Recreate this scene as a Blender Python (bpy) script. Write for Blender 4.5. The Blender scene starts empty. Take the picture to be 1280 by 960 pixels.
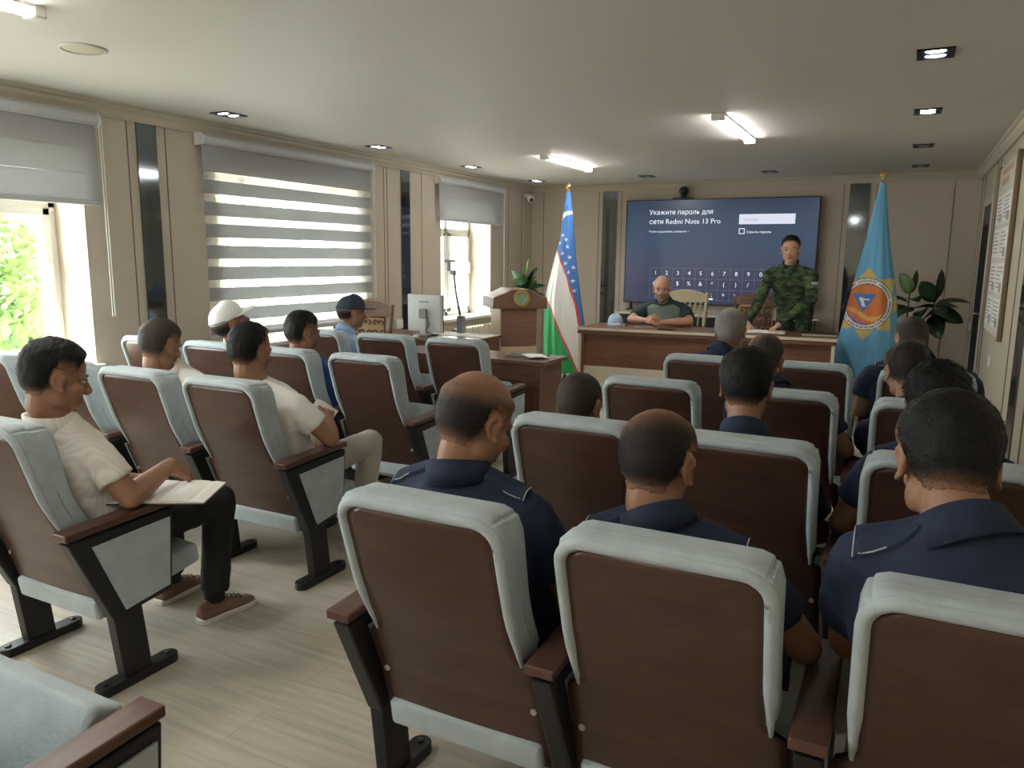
import bpy, bmesh, math, random
from mathutils import Vector, Matrix, Quaternion, noise
from mathutils.bvhtree import BVHTree
V = Vector
PI = math.pi
random.seed(7)
scene = bpy.context.scene
COL = scene.collection

# ------------------------------------------------------------------ materials
MATS = {}
def mat(name, col, rough=0.6, metal=0.0, var=0.0, vscale=8.0, bump=0.0, bscale=60.0, spec=0.5, emit=None, estr=0.0, sheen=0.0, stretch=None, trans=0.0, alpha=1.0):
    if name in MATS: return MATS[name]
    m = bpy.data.materials.new(name); m.use_nodes = True
    nt = m.node_tree; N = nt.nodes; L = nt.links
    b = N['Principled BSDF']
    b.inputs['Base Color'].default_value = (*col, 1)
    b.inputs['Roughness'].default_value = rough
    b.inputs['Metallic'].default_value = metal
    b.inputs['Specular IOR Level'].default_value = spec
    if sheen: b.inputs['Sheen Weight'].default_value = sheen
    if emit:
        b.inputs['Emission Color'].default_value = (*emit, 1); b.inputs['Emission Strength'].default_value = estr
    if alpha < 1: b.inputs['Alpha'].default_value = alpha
    if var or bump:
        tc = N.new('ShaderNodeTexCoord'); mp = N.new('ShaderNodeMapping')
        L.new(tc.outputs['Object'], mp.inputs['Vector'])
        if stretch: mp.inputs['Scale'].default_value = stretch
    if var:
        n = N.new('ShaderNodeTexNoise'); n.inputs['Scale'].default_value = vscale; n.inputs['Detail'].default_value = 5
        L.new(mp.outputs[0], n.inputs['Vector'])
        r = N.new('ShaderNodeMapRange'); r.inputs[1].default_value = .25; r.inputs[2].default_value = .75
        r.inputs[3].default_value = 1 - var; r.inputs[4].default_value = 1 + var
        L.new(n.outputs[0], r.inputs[0])
        mx = N.new('ShaderNodeVectorMath'); mx.operation = 'SCALE'
        mx.inputs[0].default_value = col; L.new(r.outputs[0], mx.inputs['Scale'])
        L.new(mx.outputs[0], b.inputs['Base Color'])
    if bump:
        n2 = N.new('ShaderNodeTexNoise'); n2.inputs['Scale'].default_value = bscale; n2.inputs['Detail'].default_value = 3
        L.new(mp.outputs[0], n2.inputs['Vector'])
        bp = N.new('ShaderNodeBump'); bp.inputs['Strength'].default_value = bump; bp.inputs['Distance'].default_value = .01
        L.new(n2.outputs[0], bp.inputs['Height']); L.new(bp.outputs[0], b.inputs['Normal'])
    MATS[name] = m
    return m

def floor_mat():
    m = bpy.data.materials.new('laminate'); m.use_nodes = True
    nt = m.node_tree; N = nt.nodes; L = nt.links; b = N['Principled BSDF']
    tc = N.new('ShaderNodeTexCoord')
    br = N.new('ShaderNodeTexBrick'); br.offset = .37; br.inputs['Scale'].default_value = 1
    br.inputs['Brick Width'].default_value = 1.3; br.inputs['Row Height'].default_value = .19
    br.inputs['Mortar Size'].default_value = .0016; br.inputs['Bias'].default_value = 0
    br.inputs['Color1'].default_value = (.46, .415, .34, 1); br.inputs['Color2'].default_value = (.50, .455, .38, 1)
    br.inputs['Mortar'].default_value = (.36, .31, .245, 1)
    L.new(tc.outputs['Object'], br.inputs['Vector'])
    mp = N.new('ShaderNodeMapping'); mp.inputs['Scale'].default_value = (1.6, 22, 1); L.new(tc.outputs['Object'], mp.inputs['Vector'])
    n = N.new('ShaderNodeTexNoise'); n.inputs['Scale'].default_value = 1.7; n.inputs['Detail'].default_value = 8; n.inputs['Distortion'].default_value = .6
    L.new(mp.outputs[0], n.inputs['Vector'])
    r = N.new('ShaderNodeMapRange'); r.inputs[1].default_value = .3; r.inputs[2].default_value = .7; r.inputs[3].default_value = .82; r.inputs[4].default_value = 1.12
    L.new(n.outputs[0], r.inputs[0])
    mx = N.new('ShaderNodeVectorMath'); mx.operation = 'SCALE'
    L.new(br.outputs[0], mx.inputs[0]); L.new(r.outputs[0], mx.inputs['Scale']); L.new(mx.outputs[0], b.inputs['Base Color'])
    b.inputs['Roughness'].default_value = .42
    return m

def attr_mat(name, rough=.7, attr='Col', transl=0.0):
    m = bpy.data.materials.new(name); m.use_nodes = True
    nt = m.node_tree; b = nt.nodes['Principled BSDF']
    a = nt.nodes.new('ShaderNodeAttribute'); a.attribute_name = attr
    nt.links.new(a.outputs['Color'], b.inputs['Base Color']); b.inputs['Roughness'].default_value = rough
    return m

def blind_mat(name, col, transl, transp=0.0):
    m = bpy.data.materials.new(name); m.use_nodes = True
    nt = m.node_tree; N = nt.nodes; L = nt.links
    N.remove(N['Principled BSDF']); out = N['Material Output']
    d = N.new('ShaderNodeBsdfDiffuse'); d.inputs[0].default_value = (*col, 1)
    t = N.new('ShaderNodeBsdfTranslucent'); t.inputs[0].default_value = (*col, 1)
    mx = N.new('ShaderNodeMixShader'); mx.inputs[0].default_value = transl
    L.new(d.outputs[0], mx.inputs[1]); L.new(t.outputs[0], mx.inputs[2]); last = mx
    if transp:
        tr = N.new('ShaderNodeBsdfTransparent'); m2 = N.new('ShaderNodeMixShader'); m2.inputs[0].default_value = transp
        L.new(mx.outputs[0], m2.inputs[1]); L.new(tr.outputs[0], m2.inputs[2]); last = m2
    L.new(last.outputs[0], out.inputs[0])
    return m

def glass_mat():
    m = bpy.data.materials.new('window_glass'); m.use_nodes = True
    nt = m.node_tree; N = nt.nodes; L = nt.links
    N.remove(N['Principled BSDF']); out = N['Material Output']
    tr = N.new('ShaderNodeBsdfTransparent'); gl = N.new('ShaderNodeBsdfGlossy'); gl.inputs['Roughness'].default_value = .02
    tr.inputs[0].default_value = (.94, .96, .95, 1)
    mx = N.new('ShaderNodeMixShader'); mx.inputs[0].default_value = .06
    L.new(tr.outputs[0], mx.inputs[1]); L.new(gl.outputs[0], mx.inputs[2]); L.new(mx.outputs[0], out.inputs[0])
    return m

def stripe_mat():
    m = bpy.data.materials.new('striped_shirt'); m.use_nodes = True
    nt = m.node_tree; N = nt.nodes; L = nt.links; b = N['Principled BSDF']
    tc = N.new('ShaderNodeTexCoord'); mp = N.new('ShaderNodeMapping'); mp.inputs['Rotation'].default_value = (0, 0, .9); L.new(tc.outputs['Object'], mp.inputs['Vector'])
    w = N.new('ShaderNodeTexWave'); w.bands_direction = 'X'; w.inputs['Scale'].default_value = 24; w.inputs['Distortion'].default_value = .4
    L.new(mp.outputs[0], w.inputs['Vector'])
    mx = N.new('ShaderNodeMix'); mx.data_type = 'RGBA'
    mx.inputs[6].default_value = (.77, .72, .67, 1); mx.inputs[7].default_value = (.86, .82, .77, 1)
    L.new(w.outputs[0], mx.inputs[0]); L.new(mx.outputs[2], b.inputs['Base Color']); b.inputs['Roughness'].default_value = .8
    return m

def camo_mat():
    m = bpy.data.materials.new('camouflage'); m.use_nodes = True
    nt = m.node_tree; N = nt.nodes; L = nt.links; b = N['Principled BSDF']
    tc = N.new('ShaderNodeTexCoord'); mp = N.new('ShaderNodeMapping'); mp.inputs['Scale'].default_value = (9, 9, 17); L.new(tc.outputs['Object'], mp.inputs['Vector'])
    n = N.new('ShaderNodeTexNoise'); n.inputs['Scale'].default_value = 1.4; n.inputs['Detail'].default_value = 4; L.new(mp.outputs[0], n.inputs['Vector'])
    cr = N.new('ShaderNodeValToRGB'); cr.color_ramp.interpolation = 'CONSTANT'
    e = cr.color_ramp.elements; e[0].position = 0; e[0].color = (.012, .018, .010, 1); e[1].position = .42; e[1].color = (.022, .045, .018, 1)
    for p, c in ((.5, (.045, .085, .028, 1)), (.575, (.10, .13, .055, 1)), (.64, (.03, .03, .018, 1))):
        k = e.new(p); k.color = c
    L.new(n.outputs[0], cr.inputs[0]); L.new(cr.outputs[0], b.inputs['Base Color']); b.inputs['Roughness'].default_value = .85
    return m

def wood_mat(name, c1, c2, rough=.4, scale=(3, 30, 30), spec=.5):
    m = bpy.data.materials.new(name); m.use_nodes = True
    nt = m.node_tree; N = nt.nodes; L = nt.links; b = N['Principled BSDF']
    tc = N.new('ShaderNodeTexCoord'); mp = N.new('ShaderNodeMapping'); mp.inputs['Scale'].default_value = scale; L.new(tc.outputs['Object'], mp.inputs['Vector'])
    n = N.new('ShaderNodeTexNoise'); n.inputs['Scale'].default_value = 1; n.inputs['Detail'].default_value = 7; n.inputs['Distortion'].default_value = .8; L.new(mp.outputs[0], n.inputs['Vector'])
    cr = N.new('ShaderNodeValToRGB'); cr.color_ramp.elements[0].position = .3; cr.color_ramp.elements[1].position = .7
    cr.color_ramp.elements[0].color = (*c1, 1); cr.color_ramp.elements[1].color = (*c2, 1)
    L.new(n.outputs[0], cr.inputs[0]); L.new(cr.outputs[0], b.inputs['Base Color']); b.inputs['Roughness'].default_value = rough
    b.inputs['Specular IOR Level'].default_value = spec
    return m

def screen_mat():
    m = bpy.data.materials.new('screen_picture'); m.use_nodes = True
    nt = m.node_tree; N = nt.nodes; L = nt.links; b = N['Principled BSDF']
    tc = N.new('ShaderNodeTexCoord'); sp = N.new('ShaderNodeSeparateXYZ'); L.new(tc.outputs['Generated'], sp.inputs[0])
    cr = N.new('ShaderNodeValToRGB'); e = cr.color_ramp.elements
    e[0].position = 0; e[0].color = (.046, .055, .100, 1); e[1].position = 1; e[1].color = (.030, .054, .096, 1)
    for p, c in ((.33, (.056, .065, .120, 1)), (.42, (.053, .071, .130, 1)), (.6, (.044, .080, .146, 1)), (.85, (.038, .070, .126, 1))):
        k = e.new(p); k.color = c
    L.new(sp.outputs[2], cr.inputs[0])
    b.inputs['Base Color'].default_value = (.01, .01, .012, 1); b.inputs['Roughness'].default_value = .25
    L.new(cr.outputs[0], b.inputs['Emission Color']); b.inputs['Emission Strength'].default_value = .20
    return m

def hair_mat(name, col):
    m = bpy.data.materials.new(name); m.use_nodes = True
    nt = m.node_tree; N = nt.nodes; L = nt.links; b = N['Principled BSDF']
    a = N.new('ShaderNodeAttribute'); a.attribute_name = 'fade'
    tc = N.new('ShaderNodeTexCoord'); n = N.new('ShaderNodeTexNoise'); n.inputs['Scale'].default_value = 240; L.new(tc.outputs['Object'], n.inputs['Vector'])
    r = N.new('ShaderNodeMapRange'); r.inputs[1].default_value = .3; r.inputs[2].default_value = .7; r.inputs[3].default_value = .6; r.inputs[4].default_value = 1.5; L.new(n.outputs[0], r.inputs[0])
    sc = N.new('ShaderNodeVectorMath'); sc.operation = 'SCALE'; sc.inputs[0].default_value = col; L.new(r.outputs[0], sc.inputs['Scale'])
    mx = N.new('ShaderNodeMix'); mx.data_type = 'RGBA'; mx.inputs[6].default_value = (.30, .165, .105, 1); L.new(a.outputs['Fac'], mx.inputs[0]); L.new(sc.outputs[0], mx.inputs[7])
    L.new(mx.outputs[2], b.inputs['Base Color']); b.inputs['Roughness'].default_value = .6; b.inputs['Specular IOR Level'].default_value = .3
    bp = N.new('ShaderNodeBump'); bp.inputs['Strength'].default_value = .5; bp.inputs['Distance'].default_value = .006; L.new(n.outputs[0], bp.inputs['Height']); L.new(bp.outputs[0], b.inputs['Normal'])
    return m

M = dict(
    wall=mat('wall_panel', (.55, .475, .385), .55, var=.03, vscale=2),
    wall_r=mat('wall_panel_light', (.50, .45, .35), .5, var=.03, vscale=2),
    reveal=mat('reveal_plaster', (.52, .46, .37), .7),
    ceil=mat('ceiling_paint', (.66, .64, .60), .6),
    trimc=mat('cornice_paint', (.50, .45, .35), .5),
    seam=mat('seam_dark', (.16, .12, .085), .6),
    mirror=mat('dark_mirror', (.20, .225, .24), .06, metal=.9),
    white=mat('white_plastic', (.80, .80, .77), .35),
    pvc=mat('window_pvc', (.78, .76, .71), .4),
    black=mat('black_metal', (.012, .012, .012), .45),
    blackp=mat('black_plastic', (.02, .02, .022), .35),
    shell=wood_mat('plywood_shell', (.060, .028, .019), (.090, .045, .031), .33, (5, 5, 26)),
    velvet=mat('grey_velvet', (.43, .50, .525), .92, var=.10, vscale=14, bump=.25, bscale=120, sheen=.15),
    armwood=wood_mat('arm_wood', (.082, .038, .026), (.130, .063, .043), .32, (30, 5, 30)),
    tablew=wood_mat('table_wood', (.13, .060, .036), (.20, .098, .06), .3, (3, 30, 30)),
    cream=mat('cream_board', (.62, .56, .44), .45),
    lectw=wood_mat('lectern_wood', (.20, .105, .075), (.27, .15, .105), .4, (4, 4, 30)),
    lectl=mat('lectern_light', (.70, .53, .38), .4, var=.05),
    gold=mat('gold', (.75, .55, .20), .3, metal=.8),
    emb=mat('emblem_green', (.30, .42, .30), .4, var=.4, vscale=40),
    steel=mat('steel', (.6, .6, .58), .3, metal=.9),
    glass=glass_mat(),
    blind=blind_mat('blind_opaque', (.52, .53, .53), .36),
    sheer=blind_mat('blind_sheer', (.92, .92, .90), .5, .72),
    blindcas=mat('blind_cassette', (.50, .52, .52), .4),
    tube=mat('tube_glow', (1, 1, 1), .4, emit=(1.0, .97, .93), estr=16),
    led=mat('led_glow', (1, 1, 1), .4, emit=(.80, .88, 1.0), estr=5),
    screen=screen_mat(),
    letters=mat('screen_letters', (.1, .1, .1), .5, emit=(.9, .93, 1), estr=.26),
    box=mat('screen_box', (.1, .1, .1), .5, emit=(.78, .82, .95), estr=.22),
    dim=mat('screen_dim', (.05, .05, .05), .5, emit=(.45, .48, .62), estr=.2),
    keyline=mat('screen_keys', (.05, .05, .05), .5, emit=(.10, .115, .22), estr=.27),
    paper=mat('paper', (.84, .82, .77), .8),
    leather=mat('notebook_cover', (.10, .055, .035), .5),
    leaf=mat('leaf_green', (.035, .085, .035), .32, var=.35, vscale=6),
    leafl=mat('leaf_light', (.11, .20, .05), .35, var=.3, vscale=6),
    bush=mat('bush_green', (.16, .26, .07), .7, var=.5, vscale=3),
    stem=mat('stem', (.10, .075, .04), .8),
    pot=mat('clay_pot', (.30, .25, .20), .7),
    grass=mat('outside_paving', (.46, .43, .39), .9, var=.3, vscale=1),
    house=mat('outside_wall', (.75, .72, .66), .9),
    skin=mat('skin', (.34, .18, .112), .5, var=.08, vscale=18, spec=.35),
    skinl=mat('skin_light', (.52, .30, .205), .5, var=.08, vscale=18, spec=.35),
    skind=mat('skin_dark', (.27, .135, .08), .5, var=.08, vscale=18, spec=.35),
    navy=mat('navy_cloth', (.014, .024, .060), .85, var=.15, vscale=10, bump=.1, bscale=300),
    navyt=mat('navy_trouser', (.009, .012, .022), .85),
    tshirt=mat('white_tshirt', (.84, .83, .80), .85, var=.04),
    polo=mat('white_polo', (.80, .79, .74), .85),
    stripe=stripe_mat(),
    blue=mat('blue_shirt', (.035, .075, .30), .8),
    lblue=mat('light_blue_shirt', (.32, .46, .68), .8, var=.05),
    beige=mat('beige_shirt', (.45, .42, .36), .8),
    blackc=mat('black_cloth', (.010, .010, .012), .8, var=.2),
    greyc=mat('light_grey_cloth', (.46, .44, .39), .85, var=.06),
    camo=camo_mat(),
    vest=mat('grey_green_vest', (.14, .19, .165), .8, var=.2, vscale=20),
    dgreen=mat('dark_green_cloth', (.020, .045, .045), .8),
    hair=hair_mat('dark_hair', (.0045, .0038, .0034)), hairb=hair_mat('brown_hair', (.016, .012, .0095)), hairg=hair_mat('grey_hair', (.24, .23, .21)), stub=hair_mat('stubble_hair', (.045, .034, .026)),
    eyew=mat('eye_white', (.42, .39, .36), .3), eyed=mat('eye_iris', (.03, .018, .01), .2), lip=mat('lip', (.36, .16, .12), .5),
    capw=mat('cap_white', (.80, .79, .76), .8), capn=mat('cap_navy', (.035, .05, .085), .8), capb=mat('cap_light_blue', (.35, .45, .58), .8, var=.15, vscale=30),
    trim=mat('silver_braid', (.42, .43, .43), .5),
    shoe=mat('brown_suede', (.20, .115, .08), .85, var=.1), sole=mat('shoe_sole', (.72, .68, .60), .7), bshoe=mat('black_shoe', (.012, .011, .011), .4),
    carve=mat('carving_tan', (.42, .28, .15), .5), walnut=wood_mat('walnut', (.12, .055, .03), (.19, .09, .05), .35, (4, 4, 30)),
    spindle=mat('cream_spindle', (.50, .42, .28), .45),
    moni=mat('monitor_back', (.60, .63, .63), .35), mongrey=mat('monitor_grey', (.26, .28, .29), .4),
    boardp=mat('board_panel', (.62, .60, .54), .5), brown=mat('brown_edge', (.20, .13, .08), .5), ink=mat('board_ink', (.40, .40, .41), .7), inko=mat('board_ink_orange', (.55, .33, .2), .7),
    door=mat('door_dark', (.010, .011, .014), .65, spec=.15), doorfr=mat('door_frame', (.58, .52, .42), .45), transom=mat('door_transom', (.07, .066, .06), .6),
    flagm=attr_mat('flag_cloth', .75), brass=mat('brass', (.50, .36, .14), .3, metal=.9),
    lens=mat('lens_glass', (.01, .01, .015), .05), bolt=mat('bolt_cap', (.45, .38, .30), .4, metal=.3),
    fringe=mat('flag_stand', (.60, .44, .33), .6),
)
M['floor'] = floor_mat()

# ------------------------------------------------------------------ mesh builder
class MB:
    def __init__(s): s.v = []; s.f = []; s.m = []; s.cur = 0
    def add(s, vs, fs):
        o = len(s.v); s.v += [tuple(p) for p in vs]
        for f in fs: s.f.append(tuple(i + o for i in f)); s.m.append(s.cur)
        return s
    def box(s, x0, x1, y0, y1, z0, z1, mtx=None):
        vs = [V((x, y, z)) for x in (x0, x1) for y in (y0, y1) for z in (z0, z1)]
        if mtx: vs = [mtx @ p for p in vs]
        return s.add(vs, [(0, 1, 3, 2), (4, 6, 7, 5), (0, 4, 5, 1), (2, 3, 7, 6), (0, 2, 6, 4), (1, 5, 7, 3)])
    def loft(s, rings, cap=True, closed=True):
        n = len(rings[0]); vs = [p for r in rings for p in r]; fs = []
        for i in range(len(rings) - 1):
            for j in range(n if closed else n - 1):
                k = (j + 1) % n
                fs.append((i * n + j, i * n + k, (i + 1) * n + k, (i + 1) * n + j))
        if cap: fs.append(tuple(reversed(range(n)))); fs.append(tuple(range((len(rings) - 1) * n, len(rings) * n)))
        return s.add(vs, fs)
    def tube(s, pts, r, n=8, cap=True):
        pts = [V(p) for p in pts]; rs = r if isinstance(r, (list, tuple)) else [r] * len(pts)
        rings = []; prev = None
        for i, p in enumerate(pts):
            t = (pts[min(i + 1, len(pts) - 1)] - pts[max(i - 1, 0)]).normalized()
            if prev is None:
                a = t.orthogonal().normalized()
            else:
                a = (prev - t * prev.dot(t)); a = a.normalized() if a.length > 1e-6 else t.orthogonal().normalized()
            prev = a; b = t.cross(a)
            rings.append([p + (a * math.cos(2 * PI * k / n) + b * math.sin(2 * PI * k / n)) * rs[i] for k in range(n)])
        return s.loft(rings, cap)
    def capsule(s, p0, r0, p1, r1, n=14):
        p0 = V(p0); p1 = V(p1); d = p1 - p0; L = d.length; t = d / L if L > 1e-6 else V((0, 0, 1))
        pts = []; rs = []
        for a in (-80, -55, -25): pts.append(p0 + t * r0 * math.sin(math.radians(a))); rs.append(r0 * math.cos(math.radians(a)))
        for k in (0, .25, .5, .75, 1): pts.append(p0 + d * k); rs.append(r0 + (r1 - r0) * k)
        for a in (25, 55, 80): pts.append(p1 + t * r1 * math.sin(math.radians(a))); rs.append(r1 * math.cos(math.radians(a)))
        return s.tube(pts, rs, n)
    def ell(s, c, r, mtx=None, n=16, m=10):
        c = V(c); rings = []
        for i in range(1, m):
            ph = PI * i / m - PI / 2
            ring = [V((r[0] * math.cos(ph) * math.cos(2 * PI * j / n), r[1] * math.cos(ph) * math.sin(2 * PI * j / n), r[2] * math.sin(ph))) + c for j in range(n)]
            rings.append([mtx @ p for p in ring] if mtx else ring)
        return s.loft(rings)
    def lathe(s, prof, c=(0, 0, 0), n=24):
        c = V(c)
        return s.loft([[c + V((r * math.cos(2 * PI * k / n), r * math.sin(2 * PI * k / n), z)) for k in range(n)] for r, z in prof])
    def prism(s, poly, axis, a, b):
        # poly: 2-D points; axis 0: (y,z) along x; 1: (x,z) along y; 2: (x,y) along z
        def mk(p, t): return (t, p[0], p[1]) if axis == 0 else (p[0], t, p[1]) if axis == 1 else (p[0], p[1], t)
        return s.loft([[V(mk(p, a)) for p in poly], [V(mk(p, b)) for p in poly]])
    def mesh(s, name, mats=None, smooth=False):
        me = bpy.data.meshes.new(name); me.from_pydata(s.v, [], s.f)
        for m in (mats or []): me.materials.append(m)
        if mats and len(mats) > 1: me.polygons.foreach_set('material_index', s.m)
        bm = bmesh.new(); bm.from_mesh(me); bmesh.ops.recalc_face_normals(bm, faces=bm.faces); bm.to_mesh(me); bm.free()
        if smooth: me.polygons.foreach_set('use_smooth', [True] * len(me.polygons))
        return me
    def build(s, name, mats, parent=None, loc=(0, 0, 0), smooth=False, bevel=0, seg=2):
        me = s.mesh(name, mats if isinstance(mats, (list, tuple)) else [mats], smooth)
        return link(name, me, parent, loc, bevel, seg)

def link(name, me, parent=None, loc=(0, 0, 0), bevel=0, seg=2):
    o = bpy.data.objects.new(name, me); COL.objects.link(o); o.location = loc
    if parent: o.parent = parent
    if bevel:
        b = o.modifiers.new('bevel', 'BEVEL'); b.width = bevel; b.segments = seg; b.limit_method = 'ANGLE'; b.angle_limit = math.radians(40); b.harden_normals = False
        me.polygons.foreach_set('use_smooth', [False] * len(me.polygons))
    return o

def tag(o, label, cat, group=None):
    o['label'] = label; o['category'] = cat
    if group: o['group'] = group
    return o
def thing(name, label, cat, loc=(0, 0, 0), rz=0, group=None):
    o = bpy.data.objects.new(name, None); COL.objects.link(o); o.empty_display_size = .1
    o.location = loc; o.rotation_euler = (0, 0, rz)
    return tag(o, label, cat, group)
def struct(o): o['kind'] = 'structure'; return o
def copy_tree(o, parent=None):
    c = o.copy(); COL.objects.link(c)
    if parent: c.parent = parent
    for ch in list(o.children): copy_tree(ch, c)
    return c

def rbox(hx, hy, hz, r, R=0, n=10, bottomR=0):
    """rounded box with optional large corner radius R of its outline in x-z (top corners)"""
    mb = MB(); idx = {}
    vs = []; fs = []
    def key(p): return (round(p[0], 5), round(p[1], 5), round(p[2], 5))
    def vert(p):
        k = key(p)
        if k in idx: return idx[k]
        idx[k] = len(vs); vs.append(V(p)); return idx[k]
    def lin(h):
        a = [-h, -h + r * .3, -h + r * .65, -h + r]
        b = [x * -1 for x in reversed(a)]
        return a + [-h + r + (2 * h - 2 * r) * k / n for k in range(1, n)] + b
    X, Y, Z = lin(hx), lin(hy), lin(hz)
    def face(A, B, fn):
        for i in range(len(A) - 1):
            for j in range(len(B) - 1):
                fs.append((vert(fn(A[i], B[j])), vert(fn(A[i + 1], B[j])), vert(fn(A[i + 1], B[j + 1])), vert(fn(A[i], B[j + 1]))))
    for s in (-1, 1):
        face(X, Y, lambda a, b: (a, b, s * hz)); face(X, Z, lambda a, b: (a, s * hy, b)); face(Y, Z, lambda a, b: (s * hx, a, b))
    out = []
    for p in vs:
        q = V([max(-h + r, min(h - r, c)) for c, h in zip(p, (hx, hy, hz))])
        d = p - q
        p2 = q + d.normalized() * r if d.length > 1e-7 else q
        for top, RR in ((1, R), (-1, bottomR)):
            if RR and abs(p2.x) > hx - RR and p2.z * top > hz - RR:
                cx = (hx - RR) * (1 if p2.x > 0 else -1); cz = (hz - RR) * top
                dx, dz = abs(p2.x - cx) / RR, abs(p2.z - cz) / RR
                L = math.hypot(dx, dz); mxx = max(dx, dz)
                if L > 1e-6:
                    k = mxx / L; p2.x = cx + (p2.x - cx) * k; p2.z = cz + (p2.z - cz) * k
        out.append(p2)
    mb.add(out, fs)
    return mb

# ------------------------------------------------------------------ camera
H = 1.5; F = 954.
Yc = V((495, -154, F)).normalized(); Zc = -V((-60, 5720, F)); Zc = (Zc.normalized()); Zc = (Zc - Yc * Zc.dot(Yc)).normalized(); Xc = Yc.cross(Zc)
right = V((Xc.x, Yc.x, Zc.x)); up = -V((Xc.y, Yc.y, Zc.y)); back = -V((Xc.z, Yc.z, Zc.z))
cam_d = bpy.data.cameras.new('camera'); cam = bpy.data.objects.new('camera', cam_d); COL.objects.link(cam)
cam_d.sensor_width = 36; cam_d.lens = F / 1280 * 36; cam_d.clip_start = .05
cam.matrix_world = Matrix(((right.x, up.x, back.x, 0), (right.y, up.y, back.y, 0), (right.z, up.z, back.z, H), (0, 0, 0, 1)))
scene.camera = cam

# ------------------------------------------------------------------ room shell
LX, RX, BY, RY, CZ = -4.88, .66, 10.15, -1.7, 2.49
OX = LX - .42
struct(MB().box(OX, RX + .15, RY - .15, BY + .15, -.1, 0).build('floor', M['floor']))
struct(MB().box(OX, RX + .15, RY - .15, BY + .15, CZ, CZ + .12).build('ceiling', M['ceil']))
struct(MB().box(OX, RX + .15, BY, BY + .15, 0, CZ).build('wall_back', M['wall']))
struct(MB().box(OX, RX + .15, RY - .15, RY, 0, CZ).build('wall_rear', M['wall']))
# right wall with a door opening
DY0, DY1, DZ = 8.55, 9.42, 2.07
w = MB(); w.box(RX, RX + .15, RY, DY0, 0, CZ); w.box(RX, RX + .15, DY1, BY, 0, CZ); w.box(RX, RX + .15, DY0, DY1, DZ, CZ)
struct(w.build('wall_right', M['wall_r']))
WIN = [(-1.45, .25, .72, 2.16), (1.30, 3.32, .72, 2.16), (4.40, 6.18, .72, 2.16), (7.68, 8.91, .72, 2.16)]
w = MB(); ys = [RY] + [a for q in WIN for a in q[:2]] + [BY]
for i in range(0, len(ys), 2): w.box(OX, LX, ys[i], ys[i + 1], 0, CZ)
for y0, y1, z0, z1 in WIN: w.box(OX, LX, y0, y1, 0, z0); w.box(OX, LX, y0, y1, z1, CZ)
struct(w.build('wall_left', M['wall']))
ti = [0]
def trim(mb, m, bevel=0):
    ti[0] += 1
    return struct(mb.build('trim_%d' % ti[0], m, bevel=bevel))
# cornices
prof = [(0, 0), (.03, 0), (.034, .02), (.055, .045), (.06, .065), (.085, .075), (.085, .095), (0, .095)]
trim(MB().prism([(LX + a, CZ - .095 + b) for a, b in prof], 1, RY, BY), M['trimc'])
trim(MB().prism([(RX - a * .8, CZ - .095 + b) for a, b in prof], 1, RY, BY), M['trimc'])
trim(MB().prism([(BY - a * .8, CZ - .095 + b) for a, b in prof], 0, LX, RX), M['trimc'])
# skirting
for nm, bx in (('baseboard_left', (LX, LX + .015, RY, BY)), ('baseboard_right', (RX - .015, RX, RY, DY0 - .08)), ('baseboard_back', (LX, RX, BY - .015, BY))):
    struct(MB().box(*bx, 0, .08).build(nm, M['cream'], bevel=.004))
# window reveals, frames, sills
mulls = {0: (-.6,), 1: (2.3,), 2: (4.99, 5.58), 3: (8.30,)}
for i, (y0, y1, z0, z1) in enumerate(WIN):
    r = MB(); t = .012
    r.box(OX, LX + .004, y0, y0 + t, z0, z1); r.box(OX, LX + .004, y1 - t, y1, z0, z1); r.box(OX, LX + .004, y0, y1, z1 - t, z1)
    trim(r, M['reveal'])
    trim(MB().box(OX + .02, LX + .05, y0 - .03, y1 + .03, z0 - .005, z0 + .03), M['white'], .006)
    fx0, fx1 = LX - .38, LX - .31
    fr = MB(); a0, a1, b0, b1 = y0 + t, y1 - t, z0 + .03, z1 - t; q = .05
    fr.box(fx0, fx1, a0, a1, b0, b0 + q); fr.box(fx0, fx1, a0, a1, b1 - q, b1); fr.box(fx0, fx1, a0, a0 + q, b0, b1); fr.box(fx0, fx1, a1 - q, a1, b0, b1)
    fr.box(fx0, fx1, a0, a1, 1.79, 1.84)
    for my in mulls[i]: fr.box(fx0, fx1, my - .035, my + .035, b0, b1)
    wn = struct(fr.build('window_%d' % (i + 1), M['pvc'], bevel=.006))
    # opening sashes and glass
    edges = [a0 + q] + [k for my in mulls[i] for k in (my - .035, my + .035)] + [a1 - q]
    sa = MB(); gl = MB()
    for k in range(0, len(edges), 2):
        e0, e1 = edges[k], edges[k + 1]
        sa.box(fx1 - .02, fx1 + .02, e0, e0 + .05, b0 + q, 1.79); sa.box(fx1 - .02, fx1 + .02, e1 - .05, e1, b0 + q, 1.79)
        sa.box(fx1 - .02, fx1 + .02, e0, e1, b0 + q, b0 + q + .05); sa.box(fx1 - .02, fx1 + .02, e0, e1, 1.74, 1.79)
        gl.box(fx0 + .03, fx0 + .036, e0, e1, b0 + q, 1.79); gl.box(fx0 + .03, fx0 + .036, e0, e1, 1.84, b1 - q)
    sa.build('sash', M['pvc'], wn, bevel=.005); gl.build('glass', M['glass'], wn)
    MB().box(fx1 + .02, fx1 + .05, edges[-1] - .04, edges[-1] - .018, 1.28, 1.42).build('handle', M['white'], wn, bevel=.005)
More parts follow.
